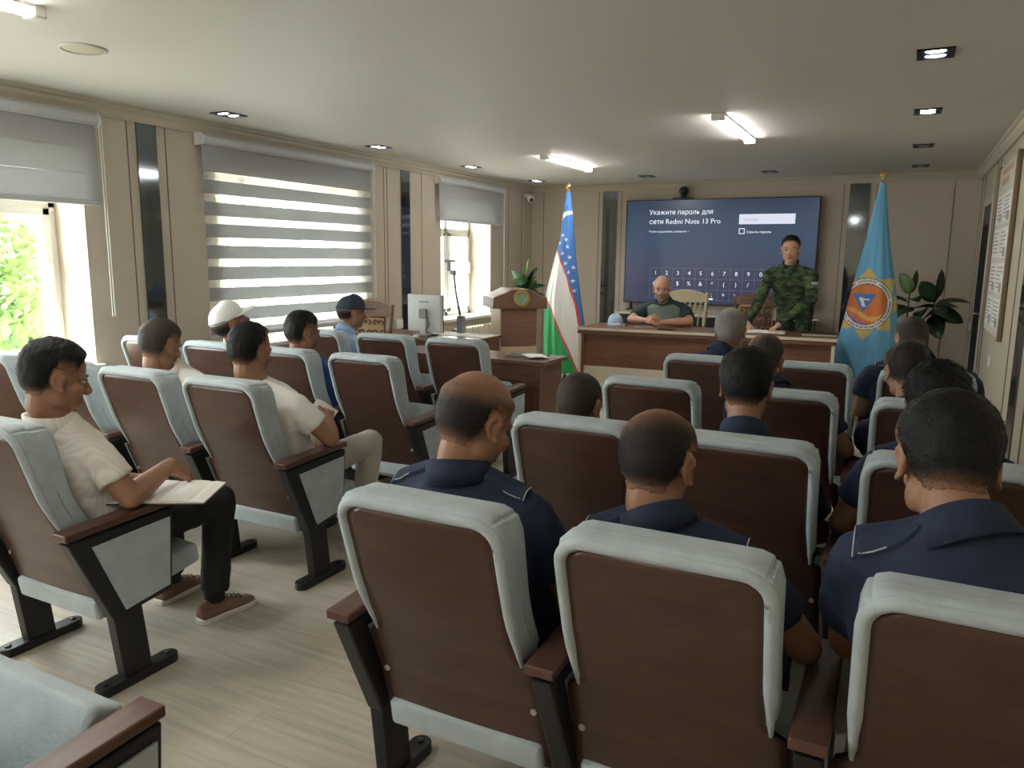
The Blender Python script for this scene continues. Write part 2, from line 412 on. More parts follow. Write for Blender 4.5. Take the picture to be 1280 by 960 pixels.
# wall strips: dark mirror and seams
for y0, y1 in ((3.735, 3.893), (6.90, 7.06)): trim(MB().box(LX, LX + .012, y0, y1, .08, CZ - .095), M['mirror'])
for x0, x1 in ((-3.80, -3.59), (-.685, -.465)): trim(MB().box(x0, x1, BY - .012, BY, .08, CZ - .075), M['mirror'])
trim(MB().box(RX - .012, RX, 5.46, 5.74, .08, CZ - .09), M['mirror'])
sm = MB()
for y in (3.66, 3.97, 6.60, 6.655, 7.295, 9.40, 9.80): sm.box(LX, LX + .003, y, y + .008, .08, CZ - .09)
for x in (-4.70, -3.86, -3.53, -.75, -.40, .40): sm.box(x, x + .008, BY - .003, BY, .08, CZ - .08)
trim(sm, M['seam'])
sm = MB()
for y in (8.10, 8.36, 9.62, 9.95, 6.1, 5.1): sm.box(RX - .004, RX, y, y + .028, .08, CZ - .08)
trim(sm, M['seam'])
# door in the right wall
d = MB(); d.box(RX - .004, RX + .04, DY0 + .05, DY1 - .05, .01, 1.86)
dr = struct(d.build('door_1', M['door'], bevel=.004))
f = MB(); f.box(RX - .006, RX + .15, DY0 - .06, DY0 + .05, 0, DZ + .06); f.box(RX - .010, RX + .15, DY1 - .05, DY1 + .06, 0, DZ + .06); f.box(RX - .010, RX + .15, DY0, DY1, DZ - .02, DZ + .06)
f.build('frame', M['doorfr'], dr, bevel=.006)
MB().box(RX - .003, RX + .04, DY0 + .05, DY1 - .05, 1.86, DZ - .02).build('transom', M['transom'], dr)
h = MB(); h.tube([(RX, DY0 + .12, 1.0), (RX - .045, DY0 + .12, 1.0), (RX - .045, DY0 + .24, 1.0)], .009)
h.build('handle', M['steel'], dr, smooth=True)

# ------------------------------------------------------------------ roller blinds
def blind(label, y0, y1, zb, striped):
    t = thing('roller_blind', label, 'blind', (LX, (y0 + y1) / 2, CZ - .17), group='day and night roller blinds')
    L = (y1 - y0) / 2; top = .075; cx = .055
    c = MB(); n = 14
    pr = [(.012, top), (.075, top), (.095, top - .02), (.095, top - .06), (.075, top - .08), (.012, top - .08)]
    c.prism([(a, b) for a, b in pr], 1, -L, L)
    c.build('cassette', M['blindcas'], t, bevel=.004)
    for s in (-1, 1): MB().prism([(.008, top + .004), (.078, top + .004), (.1, top - .02), (.1, top - .062), (.078, top - .086), (.008, top - .086)], 1, s * L - .006 * s, s * (L + .008)).build('end_cap', M['white'], t)
    fb = MB(); zt = top - .06; z = zt; bot = zb - (CZ - .17)
    if striped:
        first = True
        while z > bot:
            a = .215 if first else .103; z2 = max(bot, z - a); first = False
            fb.cur = 0; fb.box(cx, cx + .0025, -L + .015, L - .015, z2, z)
            z3 = max(bot, z2 - .062); fb.cur = 1
            if z3 < z2: fb.box(cx, cx + .0015, -L + .015, L - .015, z3, z2)
            z = z3
    else:
        k = 0
        while z > bot:
            z2 = max(bot, z - .083); fb.cur = 0
            fb.box(cx + (.004 if k % 2 else 0), cx + (.0065 if k % 2 else .0025), -L + .015, L - .015, z2, z); z = z2; k += 1
    fb.build('fabric', [M['blind'], M['sheer']], t)
    r = MB(); r.box(cx - .012, cx + .016, -L + .012, L - .012, bot - .03, bot + .005); r.build('bottom_rail', M['blindcas'], t, bevel=.006)
    ch = MB()
    for s in (0, .018): ch.tube([(cx + .03, L + .0 + s, top - .04), (cx + .03, L + s, -1.25)], .003, 6)
    ch.build('cord', M['white'], t)
    return t
blind('raised grey roller blind over the window at the left edge, nearest the camera', 1.22, 3.40, 1.835, False)
blind('lowered grey and clear striped blind covering the whole middle window', 4.235, 6.32, .86, True)
blind('short raised grey blind over the far narrow window, beside the lectern corner', 7.56, 9.12, 1.93, False)

# ------------------------------------------------------------------ ceiling fittings
def tube_light(label, x, y0, y1, vis=True):
    t = thing('tube_light', label, 'ceiling light', (x, (y0 + y1) / 2, CZ), group='fluorescent tube lights')
    L = (y1 - y0) / 2
    MB().prism([(-.045, 0), (.045, 0), (.040, -.014), (-.040, -.014)], 1, -L, L).build('housing', M['white'], t, bevel=.004)
    d = MB(); n = 10
    d.prism([(.036 * math.cos(PI * k / n), -.014 - .030 * math.sin(PI * k / n)) for k in range(n + 1)], 1, -L + .05, L - .05)
    d.build('diffuser', M['tube'], t, smooth=False)
    for s in (-1, 1):
        MB().box(-.046, .046, L - .05 if s > 0 else -L - .003, L + .003 if s > 0 else -L + .05, -.048, 0).build('end_cap', M['steel'] if False else M['white'], t, bevel=.008)
tube_light('lit white tube light on the ceiling in front of the television', -1.25, 5.52, 6.78)
tube_light('lit white tube light on the ceiling above the white, blue and green flag', -3.26, 7.02, 8.27)
tube_light('lit white tube light cut by the top left corner of the photo', -3.28, .86, 2.10)
tube_light('lit white tube light on the ceiling overhead behind the camera', -1.25, -.9, .36)

def spot(label, x, y, lit):
    t = thing('ceiling_spotlight', label, 'spotlight', (x, y, CZ), group='recessed twin spotlights')
    b = MB(); a, c = .082, .10
    b.box(-a, a, -c, -c + .014, -.008, 0); b.box(-a, a, c - .014, c, -.008, 0); b.box(-a, -a + .014, -c, c, -.008, 0); b.box(a - .014, a, -c, c, -.008, 0); b.box(-a, a, -.009, .009, -.008, 0)
    b.box(-a + .01, a - .01, -c + .01, c - .01, -.003, 0)
    b.build('bezel', M['blackp'], t)
    for s in (-1, 1):
        lp = MB().lathe([(.001, -.007), (.026, -.007), (.030, -.005), (.03, 0)], n=20)
        lp.v = [(x * 1.5, y_ * .75 + s * .046, z) for x, y_, z in lp.v]; lp.build('lamp', M['led'] if lit else M['steel'], t, smooth=True)
for i, (y, l) in enumerate(((4.39, 'lit square twin spotlight above the right hand chairs, nearest the camera'), (6.01, 'lit twin spotlight, second from the camera in the right ceiling row'), (7.75, 'twin spotlight, third from the camera in the right ceiling row'), (9.35, 'small twin spotlight nearest the plant corner in the right ceiling row'))):
    spot(l, .035, y, i < 2)
for y, l in ((4.17, 'twin spotlight above the striped blind, nearest the camera in the window row'), (5.94, 'twin spotlight above the far end of the striped blind'), (7.64, 'twin spotlight above the near edge of the short blind'), (9.36, 'twin spotlight in the ceiling by the corner security camera')):
    spot(l, -4.44, y, True)
spot('twin spotlight in the ceiling above the left end of the television', -2.93, 9.33, False)
spot('twin spotlight in the ceiling above the right half of the television', -1.49, 9.35, False)
t = thing('ceiling_speaker', 'round flush white speaker in the ceiling above the left window', 'ceiling speaker', (-3.70, 2.57, CZ))
MB().lathe([(.11, 0), (.11, -.008), (.10, -.012), (.095, -.012), (.095, -.006)], n=40).build('rim', M['ceil'], t, smooth=True)
MB().lathe([(.001, -.011), (.06, -.010), (.093, -.007), (.095, 0)], n=40).build('grille', M['cream'], t, smooth=True)

# security camera in the corner
t = thing('security_camera', 'small white security camera high in the left back corner', 'camera', (LX, 9.86, 2.33))
MB().lathe([(.001, -.01), (.045, -.01), (.05, .0), (.05, .03), (.001, .03)]).build('mount', M['white'], t, (.06, 0, 0), True)
MB().ell((.13, -.03, -.035), (.05, .05, .05)).build('housing', M['white'], t, smooth=True)
MB().ell((.155, -.06, -.05), (.026, .026, .026)).build('lens', M['lens'], t, smooth=True)
MB().tube([(.004, 0, -.02), (.004, 0, -1.0)], .006, 6).build('cable', M['trimc'], t)

# ------------------------------------------------------------------ television with its picture
TX0, TX1, TZ0, TZ1, TY = -3.42, -.99, .905, 2.257, 10.06
t = thing('television', 'huge wall screen showing a blue password entry page', 'television', ((TX0 + TX1) / 2, TY, TZ0))
hw = (TX1 - TX0) / 2; hh = TZ1 - TZ0
MB().box(-hw, hw, -.02, .06, 0, hh).build('body', M['blackp'], t, bevel=.004)
b = MB(); q = .012
b.box(-hw, hw, -.026, -.018, 0, q); b.box(-hw, hw, -.026, -.018, hh - q, hh); b.box(-hw, -hw + q, -.026, -.018, q, hh - q); b.box(hw - q, hw, -.026, -.018, q, hh - q)
b.build('bezel', M['blackp'], t)
scr = MB().box(-hw + q, hw - q, -.0235, -.0205, q, hh - q).build('screen', M['screen'], t)
def text_into(mb, s, x, z, size, y, width=None, align='LEFT'):
    c = bpy.data.curves.new('t', 'FONT'); c.body = s; c.size = 1; c.align_x = align; c.resolution_u = 2; c.offset = -.002
    o = bpy.data.objects.new('t', c); COL.objects.link(o)
    bpy.context.view_layer.update()
    me = bpy.data.meshes.new_from_object(o.evaluated_get(bpy.context.evaluated_depsgraph_get()))
    xs = [v.co.x for v in me.vertices]
    k = width / (max(xs) - min(xs)) if (width and xs) else size
    mb.add([(x + v.co.x * k, y, z + v.co.y * k) for v in me.vertices], [tuple(p.vertices) for p in me.polygons])
    bpy.data.objects.remove(o); bpy.data.curves.remove(c); bpy.data.meshes.remove(me)
def sx(X): return X - (TX0 + TX1) / 2
ly = -.0242
lt = MB()
text_into(lt, 'Укажите пароль для', sx(-3.10), 2.065 - TZ0, .145, ly, .83)
text_into(lt, 'сети Redmi Note 13 Pro', sx(-3.10), 1.945 - TZ0, .145, ly, .93)
text_into(lt, 'Чтобы продолжить, выберите ✓', sx(-3.10), 1.835 - TZ0, .058, ly, .54)
text_into(lt, 'Скрыть пароль', sx(-1.84), 1.822 - TZ0, .062, ly, .30)
for x0, x1, z0, z1 in ((0, .07, 0, .008), (0, .07, .062, .07), (0, .008, 0, .07), (.062, .07, 0, .07)):
    lt.box(sx(-1.93) + x0, sx(-1.93) + x1, ly, ly + .0005, 1.812 - TZ0 + z0, 1.812 - TZ0 + z1)
lt.build('heading_lettering', M['letters'], t); lt = MB()
for r, row in enumerate(('1234567890', '@#$%&*()/-', "\"'?!:;+=_~")):
    for k, chh in enumerate(row):
        text_into(lt, chh, sx(-2.985 + k * .1505), 1.285 - r * .135 - TZ0, .075, ly, None, 'CENTER')
lt.box(sx(-2.36), sx(-2.21), ly, ly + .0005, .975 - TZ0, .992 - TZ0)
for xx in (-1.55, -1.47): lt.box(sx(xx), sx(xx) + .035, ly, ly + .0005, .972 - TZ0, .992 - TZ0)
lt.build('key_lettering', M['letters'], t)
bx = MB(); bx.box(sx(-1.935), sx(-1.265), ly, ly + .0006, 1.932 - TZ0, 2.055 - TZ0); bx.build('entry_field', M['box'], t)
pl = MB(); text_into(pl, 'Пароль', sx(-1.90), 1.972 - TZ0, .07, ly - .0008, .19); pl.build('field_lettering', M['dim'], t)
kl = MB()
for r in range(4): kl.box(sx(-3.06), sx(-1.48), ly, ly + .0004, 1.37 - r * .135 - TZ0, 1.373 - r * .135 - TZ0)
for k in range(11): kl.box(sx(-3.06 + k * .1505), sx(-3.057 + k * .1505), ly, ly + .0004, .965 - TZ0, 1.373 - TZ0)
kl.build('key_grid', M['keyline'], t)
for s in (-1, 1):
    f = MB(); f.box(s * 1.12 - .015, s * 1.12 + .015, -.005, .03, -.08, .01); f.box(s * 1.12 - .03, s * 1.12 + .03, -.10, .07, -.095, -.078)
    f.build('foot', M['blackp'], t, bevel=.004)
# conference camera on top
t = thing('conference_camera', 'black ball shaped camera on top of the television', 'camera', (-2.66, 10.05, TZ1))
MB().box(-.13, .13, -.06, .05, 0, .02).build('base', M['blackp'], t, bevel=.006)
MB().lathe([(.04, .02), (.035, .05), (.03, .06)]).build('neck', M['blackp'], t, smooth=True)
MB().ell((0, 0, .105), (.062, .055, .058)).build('head', M['blackp'], t, smooth=True)
MB().lathe([(.03, 0), (.03, .012), (.02, .016)], n=20).build('lens', M['lens'], t).matrix_local = Matrix.Translation((0, -.045, .105)) @ Matrix.Rotation(PI / 2, 4, 'X')
# console below
t = thing('media_console', 'long low black cabinet with a pale top under the television', 'cabinet', (-2.2, 9.86, 0))
MB().box(-1.22, 1.22, -.17, .24, .77, .80).build('top', M['cream'], t, bevel=.004)
MB().box(-1.2, 1.2, -.15, .23, .06, .77).build('body', M['blackp'], t, bevel=.004)
for k in range(4):
    dd = MB().box(-1.19 + k * .6, -.61 + k * .6, -.168, -.15, .08, .755).build('door', M['blackp'], t, bevel=.004)
    MB().box(-.93 + k * .6, -.87 + k * .6, -.18, -.168, .70, .71).build('handle', M['steel'], dd)
MB().box(-1.2, 1.2, -.12, .22, 0, .06).build('plinth', M['black'], t)

# ------------------------------------------------------------------ presidium table
TA = math.radians(4)
def tl(x, y): # table local -> world
    c, s = math.cos(TA), math.sin(TA); x *= .933; y *= .933; return V((-1.717 + c * x - s * y, 7.277 + s * x + c * y, 0))
t = thing('meeting_table', 'long brown table with cream edges at the front of the room', 'table', (-1.717, 7.277, 0), TA); t.scale = (.933, .933, 1.0667)
MB().box(-1.30, 1.30, 0, .72, .725, .75).build('top', M['tablew'], t, bevel=.003)
e = MB(); e.box(-1.302, 1.302, -.006, 0, .728, .753); e.box(-1.306, -1.30, -.006, .72, .722, .753); e.box(1.30, 1.306, -.006, .72, .722, .753)
e.build('edge_band', M['cream'], t)
MB().box(-1.30, 1.30, .0, .72, .695, .722).build('apron', M['tablew'], t)
for s in (-1, 1):
    l = MB(); l.box(s * 1.262 - .028, s * 1.262 + .028, .015, .66, 0, .695); l.build('leg', M['tablew'], t)
    MB().box(s * 1.262 - s * .002 - .03 * (s < 0), s * 1.262 - s * .002 + .03 * (s > 0), .008, .015, 0, .695).build('leg_edge', M['cream'], t)
MB().box(-1.234, 1.234, .05, .07, .385, .695).build('front_panel', M['tablew'], t)
MB().box(-1.234, 1.234, .052, .068, .225, .385).build('lower_panel', M['cream'], t)

# ------------------------------------------------------------------ things on the presidium table
def phone(label, p, rz, m='blackp'):
    t = thing('phone', label, 'phone', p, rz)
    MB().box(-.037, .037, -.078, .078, 0, .009).build('body', M[m], t, bevel=.004)
    MB().box(-.034, .034, -.074, .074, .009, .0096).build('screen', M['lens'], t)
p = tl(-.38, .20); phone('black phone lying on the long table beside the grey haired head', (p.x, p.y, .8005), 1.4)
def open_book(name, label, p, rz, w=.15, h=.21, th=.012, tilt=0):
    t = thing(name, label, 'notebook', p, rz); t.rotation_euler = (tilt, 0, rz)
    for s in (-1, 1):
        b = MB(); n = 10; rings = []
        for k in range(n + 1):
            u = k / n; x = s * u * w; z = th * (.35 + .65 * math.sin(PI * min(1, u * 1.3 + .05)) ** .6) if u < .75 else th * (.75 - .5 * (u - .75) / .25)
            rings.append([V((x, -h / 2, .002)), V((x, h / 2, .002)), V((x, h / 2, z + .002)), V((x, -h / 2, z + .002))])
        b.loft(rings); b.build('pages', M['paper'], t)
    MB().box(-w - .004, w + .004, -h / 2 - .004, h / 2 + .004, 0, .003).build('cover', M['leather'], t)
    return t
p = tl(.60, .42); open_book('notebook', 'open notebook with white pages under the camouflaged man\'s hand', (p.x, p.y, .8005), TA + .05, .19, .27)
p = tl(-.66, .40)
t = thing('notebook', 'small closed notebook on the table in front of the clasped hands', 'notebook', (p.x, p.y, .8005), .1)
MB().box(-.10, .10, -.07, .07, .002, .012).build('pages', M['paper'], t); MB().box(-.103, .103, -.073, .073, .012, .015).box(-.103, .103, -.073, .073, 0, .002).build('cover', M['leather'], t)
p = tl(-.88, .42)
t = thing('eraser', 'tiny white cube beside the closed notebook on the table', 'eraser', (p.x, p.y, .8005), .2)
MB().box(-.02, .02, -.012, .012, 0, .014).build('body', M['paper'], t, bevel=.003); MB().box(-.006, .021, -.0125, .0125, -.0, .0145).build('sleeve', M['leather'], t)
p = tl(1.13, .33)
t = thing('notebook', 'dark closed notebook at the right end of the long table', 'notebook', (p.x, p.y, .8005), .15)
MB().box(-.15, .15, -.10, .10, .004, .020).build('pages', M['cream'], t); MB().box(-.155, .155, -.105, .105, .020, .025).box(-.155, .155, -.105, .105, 0, .004).build('cover', M['black'], t, bevel=.002)
p = tl(1.08, .62)
t = thing('desk_microphone', 'small black stand with a flat head at the right end of the table', 'stand', (p.x, p.y, .8005), 0)
MB().lathe([(.04, 0), (.04, .008), (.012, .014)]).build('base', M['blackp'], t, smooth=True); MB().tube([(0, 0, .01), (0, 0, .12)], .006).build('stem', M['blackp'], t)
MB().box(-.03, .03, -.012, .012, .115, .128).build('head', M['steel'], t, bevel=.004)

# ------------------------------------------------------------------ left desks
t = thing('desk', 'brown desk standing in front of the lectern, behind the left chairs', 'desk', (-2.95, 5.17, 0))
MB().box(-.68, .68, -.22, .22, .722, .75).build('top', M['tablew'], t, bevel=.003)
for a in (-.64, .60): MB().box(a, a + .04, -.20, .20, 0, .722).build('side_panel', M['tablew'], t)
MB().box(-.60, .60, -.185, -.165, .10, .722).build('front_panel', M['walnut'], t)
t = thing('desk', 'brown computer desk by the wall carrying the pale monitor', 'desk', (-4.05, 6.12, 0))
MB().box(-.58, .62, -.36, .38, .722, .75).build('top', M['tablew'], t, bevel=.003)
for a in (-.56, .56): MB().box(a, a + .04, -.34, .36, 0, .722).build('side_panel', M['tablew'], t)
MB().box(-.52, .56, -.33, -.31, .12, .722).build('front_panel', M['walnut'], t)
t = thing('desk_pad', 'large white sheet covering the far side of the computer desk', 'sheet', (-3.78, 6.33, .7505))
MB().box(-.33, .34, -.15, .16, 0, .004).build('sheet', M['paper'], t); MB().box(-.335, .345, -.155, -.15, 0, .006).build('edge', M['white'], t)
t = thing('monitor', 'pale flat monitor on the computer desk seen from behind', 'monitor', (-4.06, 6.12, .7505), -.12)
MB().box(-.205, .205, -.02, .02, .032, .385).build('back_cover', M['moni'], t, bevel=.008)
MB().box(-.207, .207, .02, .026, .030, .387).build('screen', M['lens'], t)
MB().box(-.045, .045, -.045, -.02, .16, .25).build('mount', M['mongrey'], t, bevel=.006)
MB().box(-.06, .06, -.021, -.0195, .31, .325).build('label_plate', M['mongrey'], t)
MB().box(-.035, .035, -.040, -.020, .006, .17).build('neck', M['moni'], t, bevel=.004)
MB().box(-.11, .11, -.10, .07, 0, .012).build('base', M['mongrey'], t, bevel=.004)
cb = MB(); cb.tube([(.05, -.03, .17), (.09, -.05, .10), (.06, -.07, .05), (.15, -.09, .03), (.17, -.04, .004)], .004, 6); cb.build('cable', M['blackp'], t)
t = thing('computer_mouse', 'small white mouse on the computer desk beside the monitor', 'mouse', (-3.98, 5.84, .7505), .5)
MB().ell((0, 0, .014), (.03, .052, .02)).build('body', M['white'], t, smooth=True); MB().tube([(0, .05, .01), (.02, .12, .005), (.01, .2, .004)], .003, 6).build('cable', M['white'], t)
t = thing('phone_tripod', 'thin desk stand with a phone clamp in front of the far window', 'tripod', (-3.86, 6.45, .7545))
MB().box(-.035, .035, -.03, .03, 0, .17).build('base', M['mongrey'], t, bevel=.008)
MB().box(-.022, .028, -.034, -.03, .10, .15).build('plate', M['steel'], t)
MB().tube([(-.01, 0, .17), (-.06, 0, .40), (-.08, 0, .58)], .013).build('pole', M['mongrey'], t, smooth=True)
MB().box(-.115, -.06, -.02, .02, .56, .61).build('joint', M['mongrey'], t, bevel=.006)
MB().box(-.15, -.115, -.012, .012, .60, .69).box(-.17, -.075, -.03, .03, .685, .71).build('clamp', M['mongrey'], t, bevel=.004)
t = thing('folder', 'dark folder lying on the right end of the brown desk', 'folder', (-2.52, 5.2, .7505), .25)
MB().box(-.15, .15, -.11, .11, .002, .008).build('pages', M['paper'], t); MB().box(-.155, .155, -.115, .115, .008, .011).box(-.155, .155, -.115, .115, 0, .002).build('cover', M['black'], t)
t = thing('sheet_of_paper', 'white sheet lying over the dark folder on the desk end', 'paper', (-2.44, 5.17, .7622), .75)
sh = MB(); n = 8
sh.loft([[V((-.08 + .16 * k / n, -.11, .002 + .004 * math.sin(k * .6))), V((-.08 + .16 * k / n, .11, .002 + .003 * math.sin(k * .5))), V((-.08 + .16 * k / n, .11, .0035 + .003 * math.sin(k * .5))), V((-.08 + .16 * k / n, -.11, .0035 + .004 * math.sin(k * .6)))] for k in range(n + 1)])
sh.build('sheet', M['paper'], t)

# ------------------------------------------------------------------ lectern
t = thing('lectern', 'brown lectern with a round golden crest on its sloped front', 'lectern', (-3.36, 6.72, 0))
t.rotation_euler = (0, 0, .72)
body = MB(); body.box(-.19, .19, 0, .40, .08, 1.02); body.build('body', M['lectl'], t, bevel=.006)
MB().box(-.175, .180, -.012, 0, .63, 1.01).build('front_panel', M['lectw'], t, bevel=.004)
MB().box(-.175, .180, -.012, 0, .12, .56).build('lower_panel', M['lectl'], t, bevel=.004)
MB().box(-.27, .27, -.05, .42, 0, .08).build('plinth', M['lectw'], t, bevel=.006)
cr = MB()
cr.prism([(-.275, 1.0), (.275, 1.0), (.27, 1.11), (.16, 1.15), (.08, 1.19), (-.08, 1.19), (-.16, 1.15), (-.27, 1.11)], 1, -.06, .44)
cr.build('crown', M['lectw'], t, bevel=.01)
em = MB().lathe([(.001, 0), (.075, 0), (.082, .006), (.082, .010), (.001, .012)], n=32).build('crest', M['gold'], t)
em.matrix_local = Matrix.Translation((.01, -.06, 1.105)) @ Matrix.Rotation(PI / 2, 4, 'X')
e2 = MB().lathe([(.001, .011), (.058, .011), (.06, .014), (.001, .016)], n=28); e2o = e2.build('crest_field', M['emb'], em)
sr = MB()
for k in range(14):
    a = PI * k / 13
    sr.tube([(.02 * math.cos(a), .018 + .02 * math.sin(a), .016), (.052 * math.cos(a), .012 + .048 * math.sin(a), .017)], .002, 5)
for s in (-1, 1): sr.tube([(s * .066 * math.cos(a), .066 * math.sin(a), .014) for a in [-1.4 + .25 * k for k in range(10)]], .006, 6)
sr.build('crest_wreath', M['gold'], em)

# ------------------------------------------------------------------ flags
def flag_mesh(Hh, z0, prof, pattern, folds, seed, lean=(0, 0)):
    nu, nz = 176, 300; vs = []; cols = []
    for j in range(nz + 1):
        tt = j / nz; z = Hh + (z0 - Hh) * tt
        l, r, dp = prof(tt)
        for i in range(nu):
            a = 2 * PI * i / nu
            cx = (l + r) / 2; hx = (r - l) / 2
            fo = 1 + .10 * min(1, tt * 1.6) * math.sin(folds * a + seed + 1.2 * math.sin(3 * tt + seed)) + .05 * min(1, tt * 2) * math.sin((folds * 2 + 1) * a + 2 * seed + 2 * tt)
            x = cx + hx * math.cos(a) * (1 + (fo - 1) * .25); y = dp * math.sin(a) * fo
            vs.append((x, y, z)); cols.append(pattern(x, z, math.sin(a), y))
    fs = [(j * nu + i, j * nu + (i + 1) % nu, (j + 1) * nu + (i + 1) % nu, (j + 1) * nu + i) for j in range(nz) for i in range(nu)]
    me = bpy.data.meshes.new('flag_cloth'); me.from_pydata(vs, [], fs); me.materials.append(M['flagm'])
    bm = bmesh.new(); bm.from_mesh(me); bmesh.ops.recalc_face_normals(bm, faces=bm.faces); bm.to_mesh(me); bm.free()
    ca = me.color_attributes.new('Col', 'FLOAT_COLOR', 'POINT')
    for k, c in enumerate(cols): ca.data[k].color = (*c, 1)
    me.polygons.foreach_set('use_smooth', [True] * len(me.polygons))
    return me
def interp(tab, t):
    for (a, va), (b, vb) in zip(tab, tab[1:]):
        if t <= b:
            k = (t - a) / (b - a) if b > a else 0
            return [x + (y - x) * k for x, y in zip(va, vb)] if isinstance(va, tuple) else va + (vb - va) * k
    return tab[-1][1]
BLUE, WHT, RED, GRN = (.06, .19, .50), (.78, .77, .74), (.62, .10, .09), (.04, .36, .12)
def star(x, z, cx, cz, r):
    dx, dz = x - cx, z - cz; d = math.hypot(dx, dz)
    if d > r: return False
    a = math.atan2(dx, dz) % (2 * PI / 5); a = min(a, 2 * PI / 5 - a)
    # five-point star edge between outer r and inner .4 r
    R0, R1 = r, r * .40; A = PI / 5
    x0, y0, x1, y1 = R0, 0, R1 * math.cos(A), R1 * math.sin(A)
    px, py = d * math.cos(a), d * math.sin(a)
    return (x1 - x0) * (py - y0) - (y1 - y0) * (px - x0) > 0
def uz(x, z, front, y):
    if front > .15: # rear side of the cone
        x = -x
    s1 = interp([(1.30, -.55), (1.40, -.16), (1.70, -.13)], z) if z > 1.7 else None
    # first red line runs from (-.13,1.68) to (.22,.55)
    b1 = interp([(.30, .27), (.60, .225), (.95, .15), (1.25, .05), (1.50, -.06), (1.66, -.15), (1.72, -.5)], z)
    b2 = interp([(-.1, .36), (.35, .13), (.62, 0.), (.85, -.115), (.98, -.2), (1.2, -.5)], z)
    d1 = x - b1; d2 = x - b2
    if abs(d1) < .010 or abs(d2) < .013: return RED
    if d2 < 0: return GRN
    if d1 < 0: return WHT
    if 1.925 < z < 2.06:
        ro = math.hypot(x - .035, z - 1.89) ; ri = math.hypot(x - .055, z - 1.86)
        if ro < .135 and ri > .125: return WHT
    for cx, cz in ((-.075, 1.66), (-.025, 1.545), (.015, 1.43), (.06, 1.33), (.105, 1.23), (.03, 1.62), (.06, 1.50), (.10, 1.385), (.125, 1.12), (-.035, 1.75), (.01, 1.70)):
        if star(x, z, cx, cz, .026): return WHT
    return BLUE
def pole(t, Hp):
    MB().lathe([(.16, 0), (.16, .02), (.05, .05), (.025, .07), (.02, .12)]).build('base', M['brass'], t, smooth=True)
    MB().tube([(0, 0, .05), (0, 0, Hp)], .014, 12).build('pole', M['brass'], t, smooth=True)
    MB().lathe([(.014, Hp - .03), (.024, Hp - .02), (.012, Hp - .005), (.03, Hp + .01), (.036, Hp + .03), (.03, Hp + .05), (.01, Hp + .065), (.004, Hp + .085)]).build('finial', M['brass'], t, smooth=True)
t = thing('flag', 'draped flag of blue, white and green with stars and red lines', 'flag', (-3.53, 8.3, 0))
pole(t, 2.27)
ptab = [(0, (-.020, .022, .02)), (.08, (-.05, .045, .04)), (.25, (-.085, .085, .07)), (.36, (-.15, .11, .09)), (.55, (-.245, .165, .12)), (.62, (-.262, .185, .13)), (.8, (-.27, .25, .15)), (1, (-.26, .34, .16))]
link('flag_cloth', flag_mesh(2.24, .16, lambda t_: interp(ptab, t_), uz, 7, 1.3), t)
SKY, ORG, NVY, GLD, TRI = (.15, .42, .66), (.66, .20, .06), (.05, .05, .09), (.62, .48, .16), (.07, .20, .52)
EX, EZ = -.055, 1.085
def mchs(x, z, front, y):
    if front > .15: return SKY
    dx, dz = (x - EX) / .94, z - EZ; d = math.hypot(dx, dz); a = math.atan2(dx, dz)
    if d < .190:
        if dz < .10 and dz > -.075 and abs(dx + .02) < (.10 - (.10 - dz) * .55) * 1.15:
            if abs(dx + .035 + .4 * (dz - .02)) < .016 and abs(dz - .02) < .045 or (abs(dz - .045) < .009 and abs(dx + .02) < .045): return WHT
            return TRI
        wv = dz + .045 * math.sin(dx * 14 + .6)
        if -.12 < wv < -.075: return (.75, .42, .12)
        if wv < -.15: return (.45, .16, .30)
        return ORG
    if d < .198: return NVY
    if d < .243:
        k = (a / (2 * PI) * 62) % 1.0; q = int((a / (2 * PI) * 62) // 1)
        if .212 < d < .231 and k < .62 and q % 9 != 4: return (.16, .16, .24)
        return WHT
    if d < .250: return NVY
    A = (a + PI / 8) % (PI / 4) - PI / 8
    lim = .25 + .095 * (1 - abs(A) / (PI / 8)) ** 1.3
    if d < lim: return GLD
    return SKY
t = thing('flag', 'draped sky blue flag with a round orange crest on a gold star', 'flag', (-.27, 8.2, 0))
pole(t, 2.27)
ptab2 = [(0, (-.02, .024, .02)), (.1, (-.055, .05, .04)), (.3, (-.115, .10, .08)), (.55, (-.205, .19, .11)), (.8, (-.29, .245, .14)), (1, (-.36, .28, .16))]
link('flag_cloth', flag_mesh(2.23, .36, lambda t_: interp(ptab2, t_), mchs, 5, .4), t)

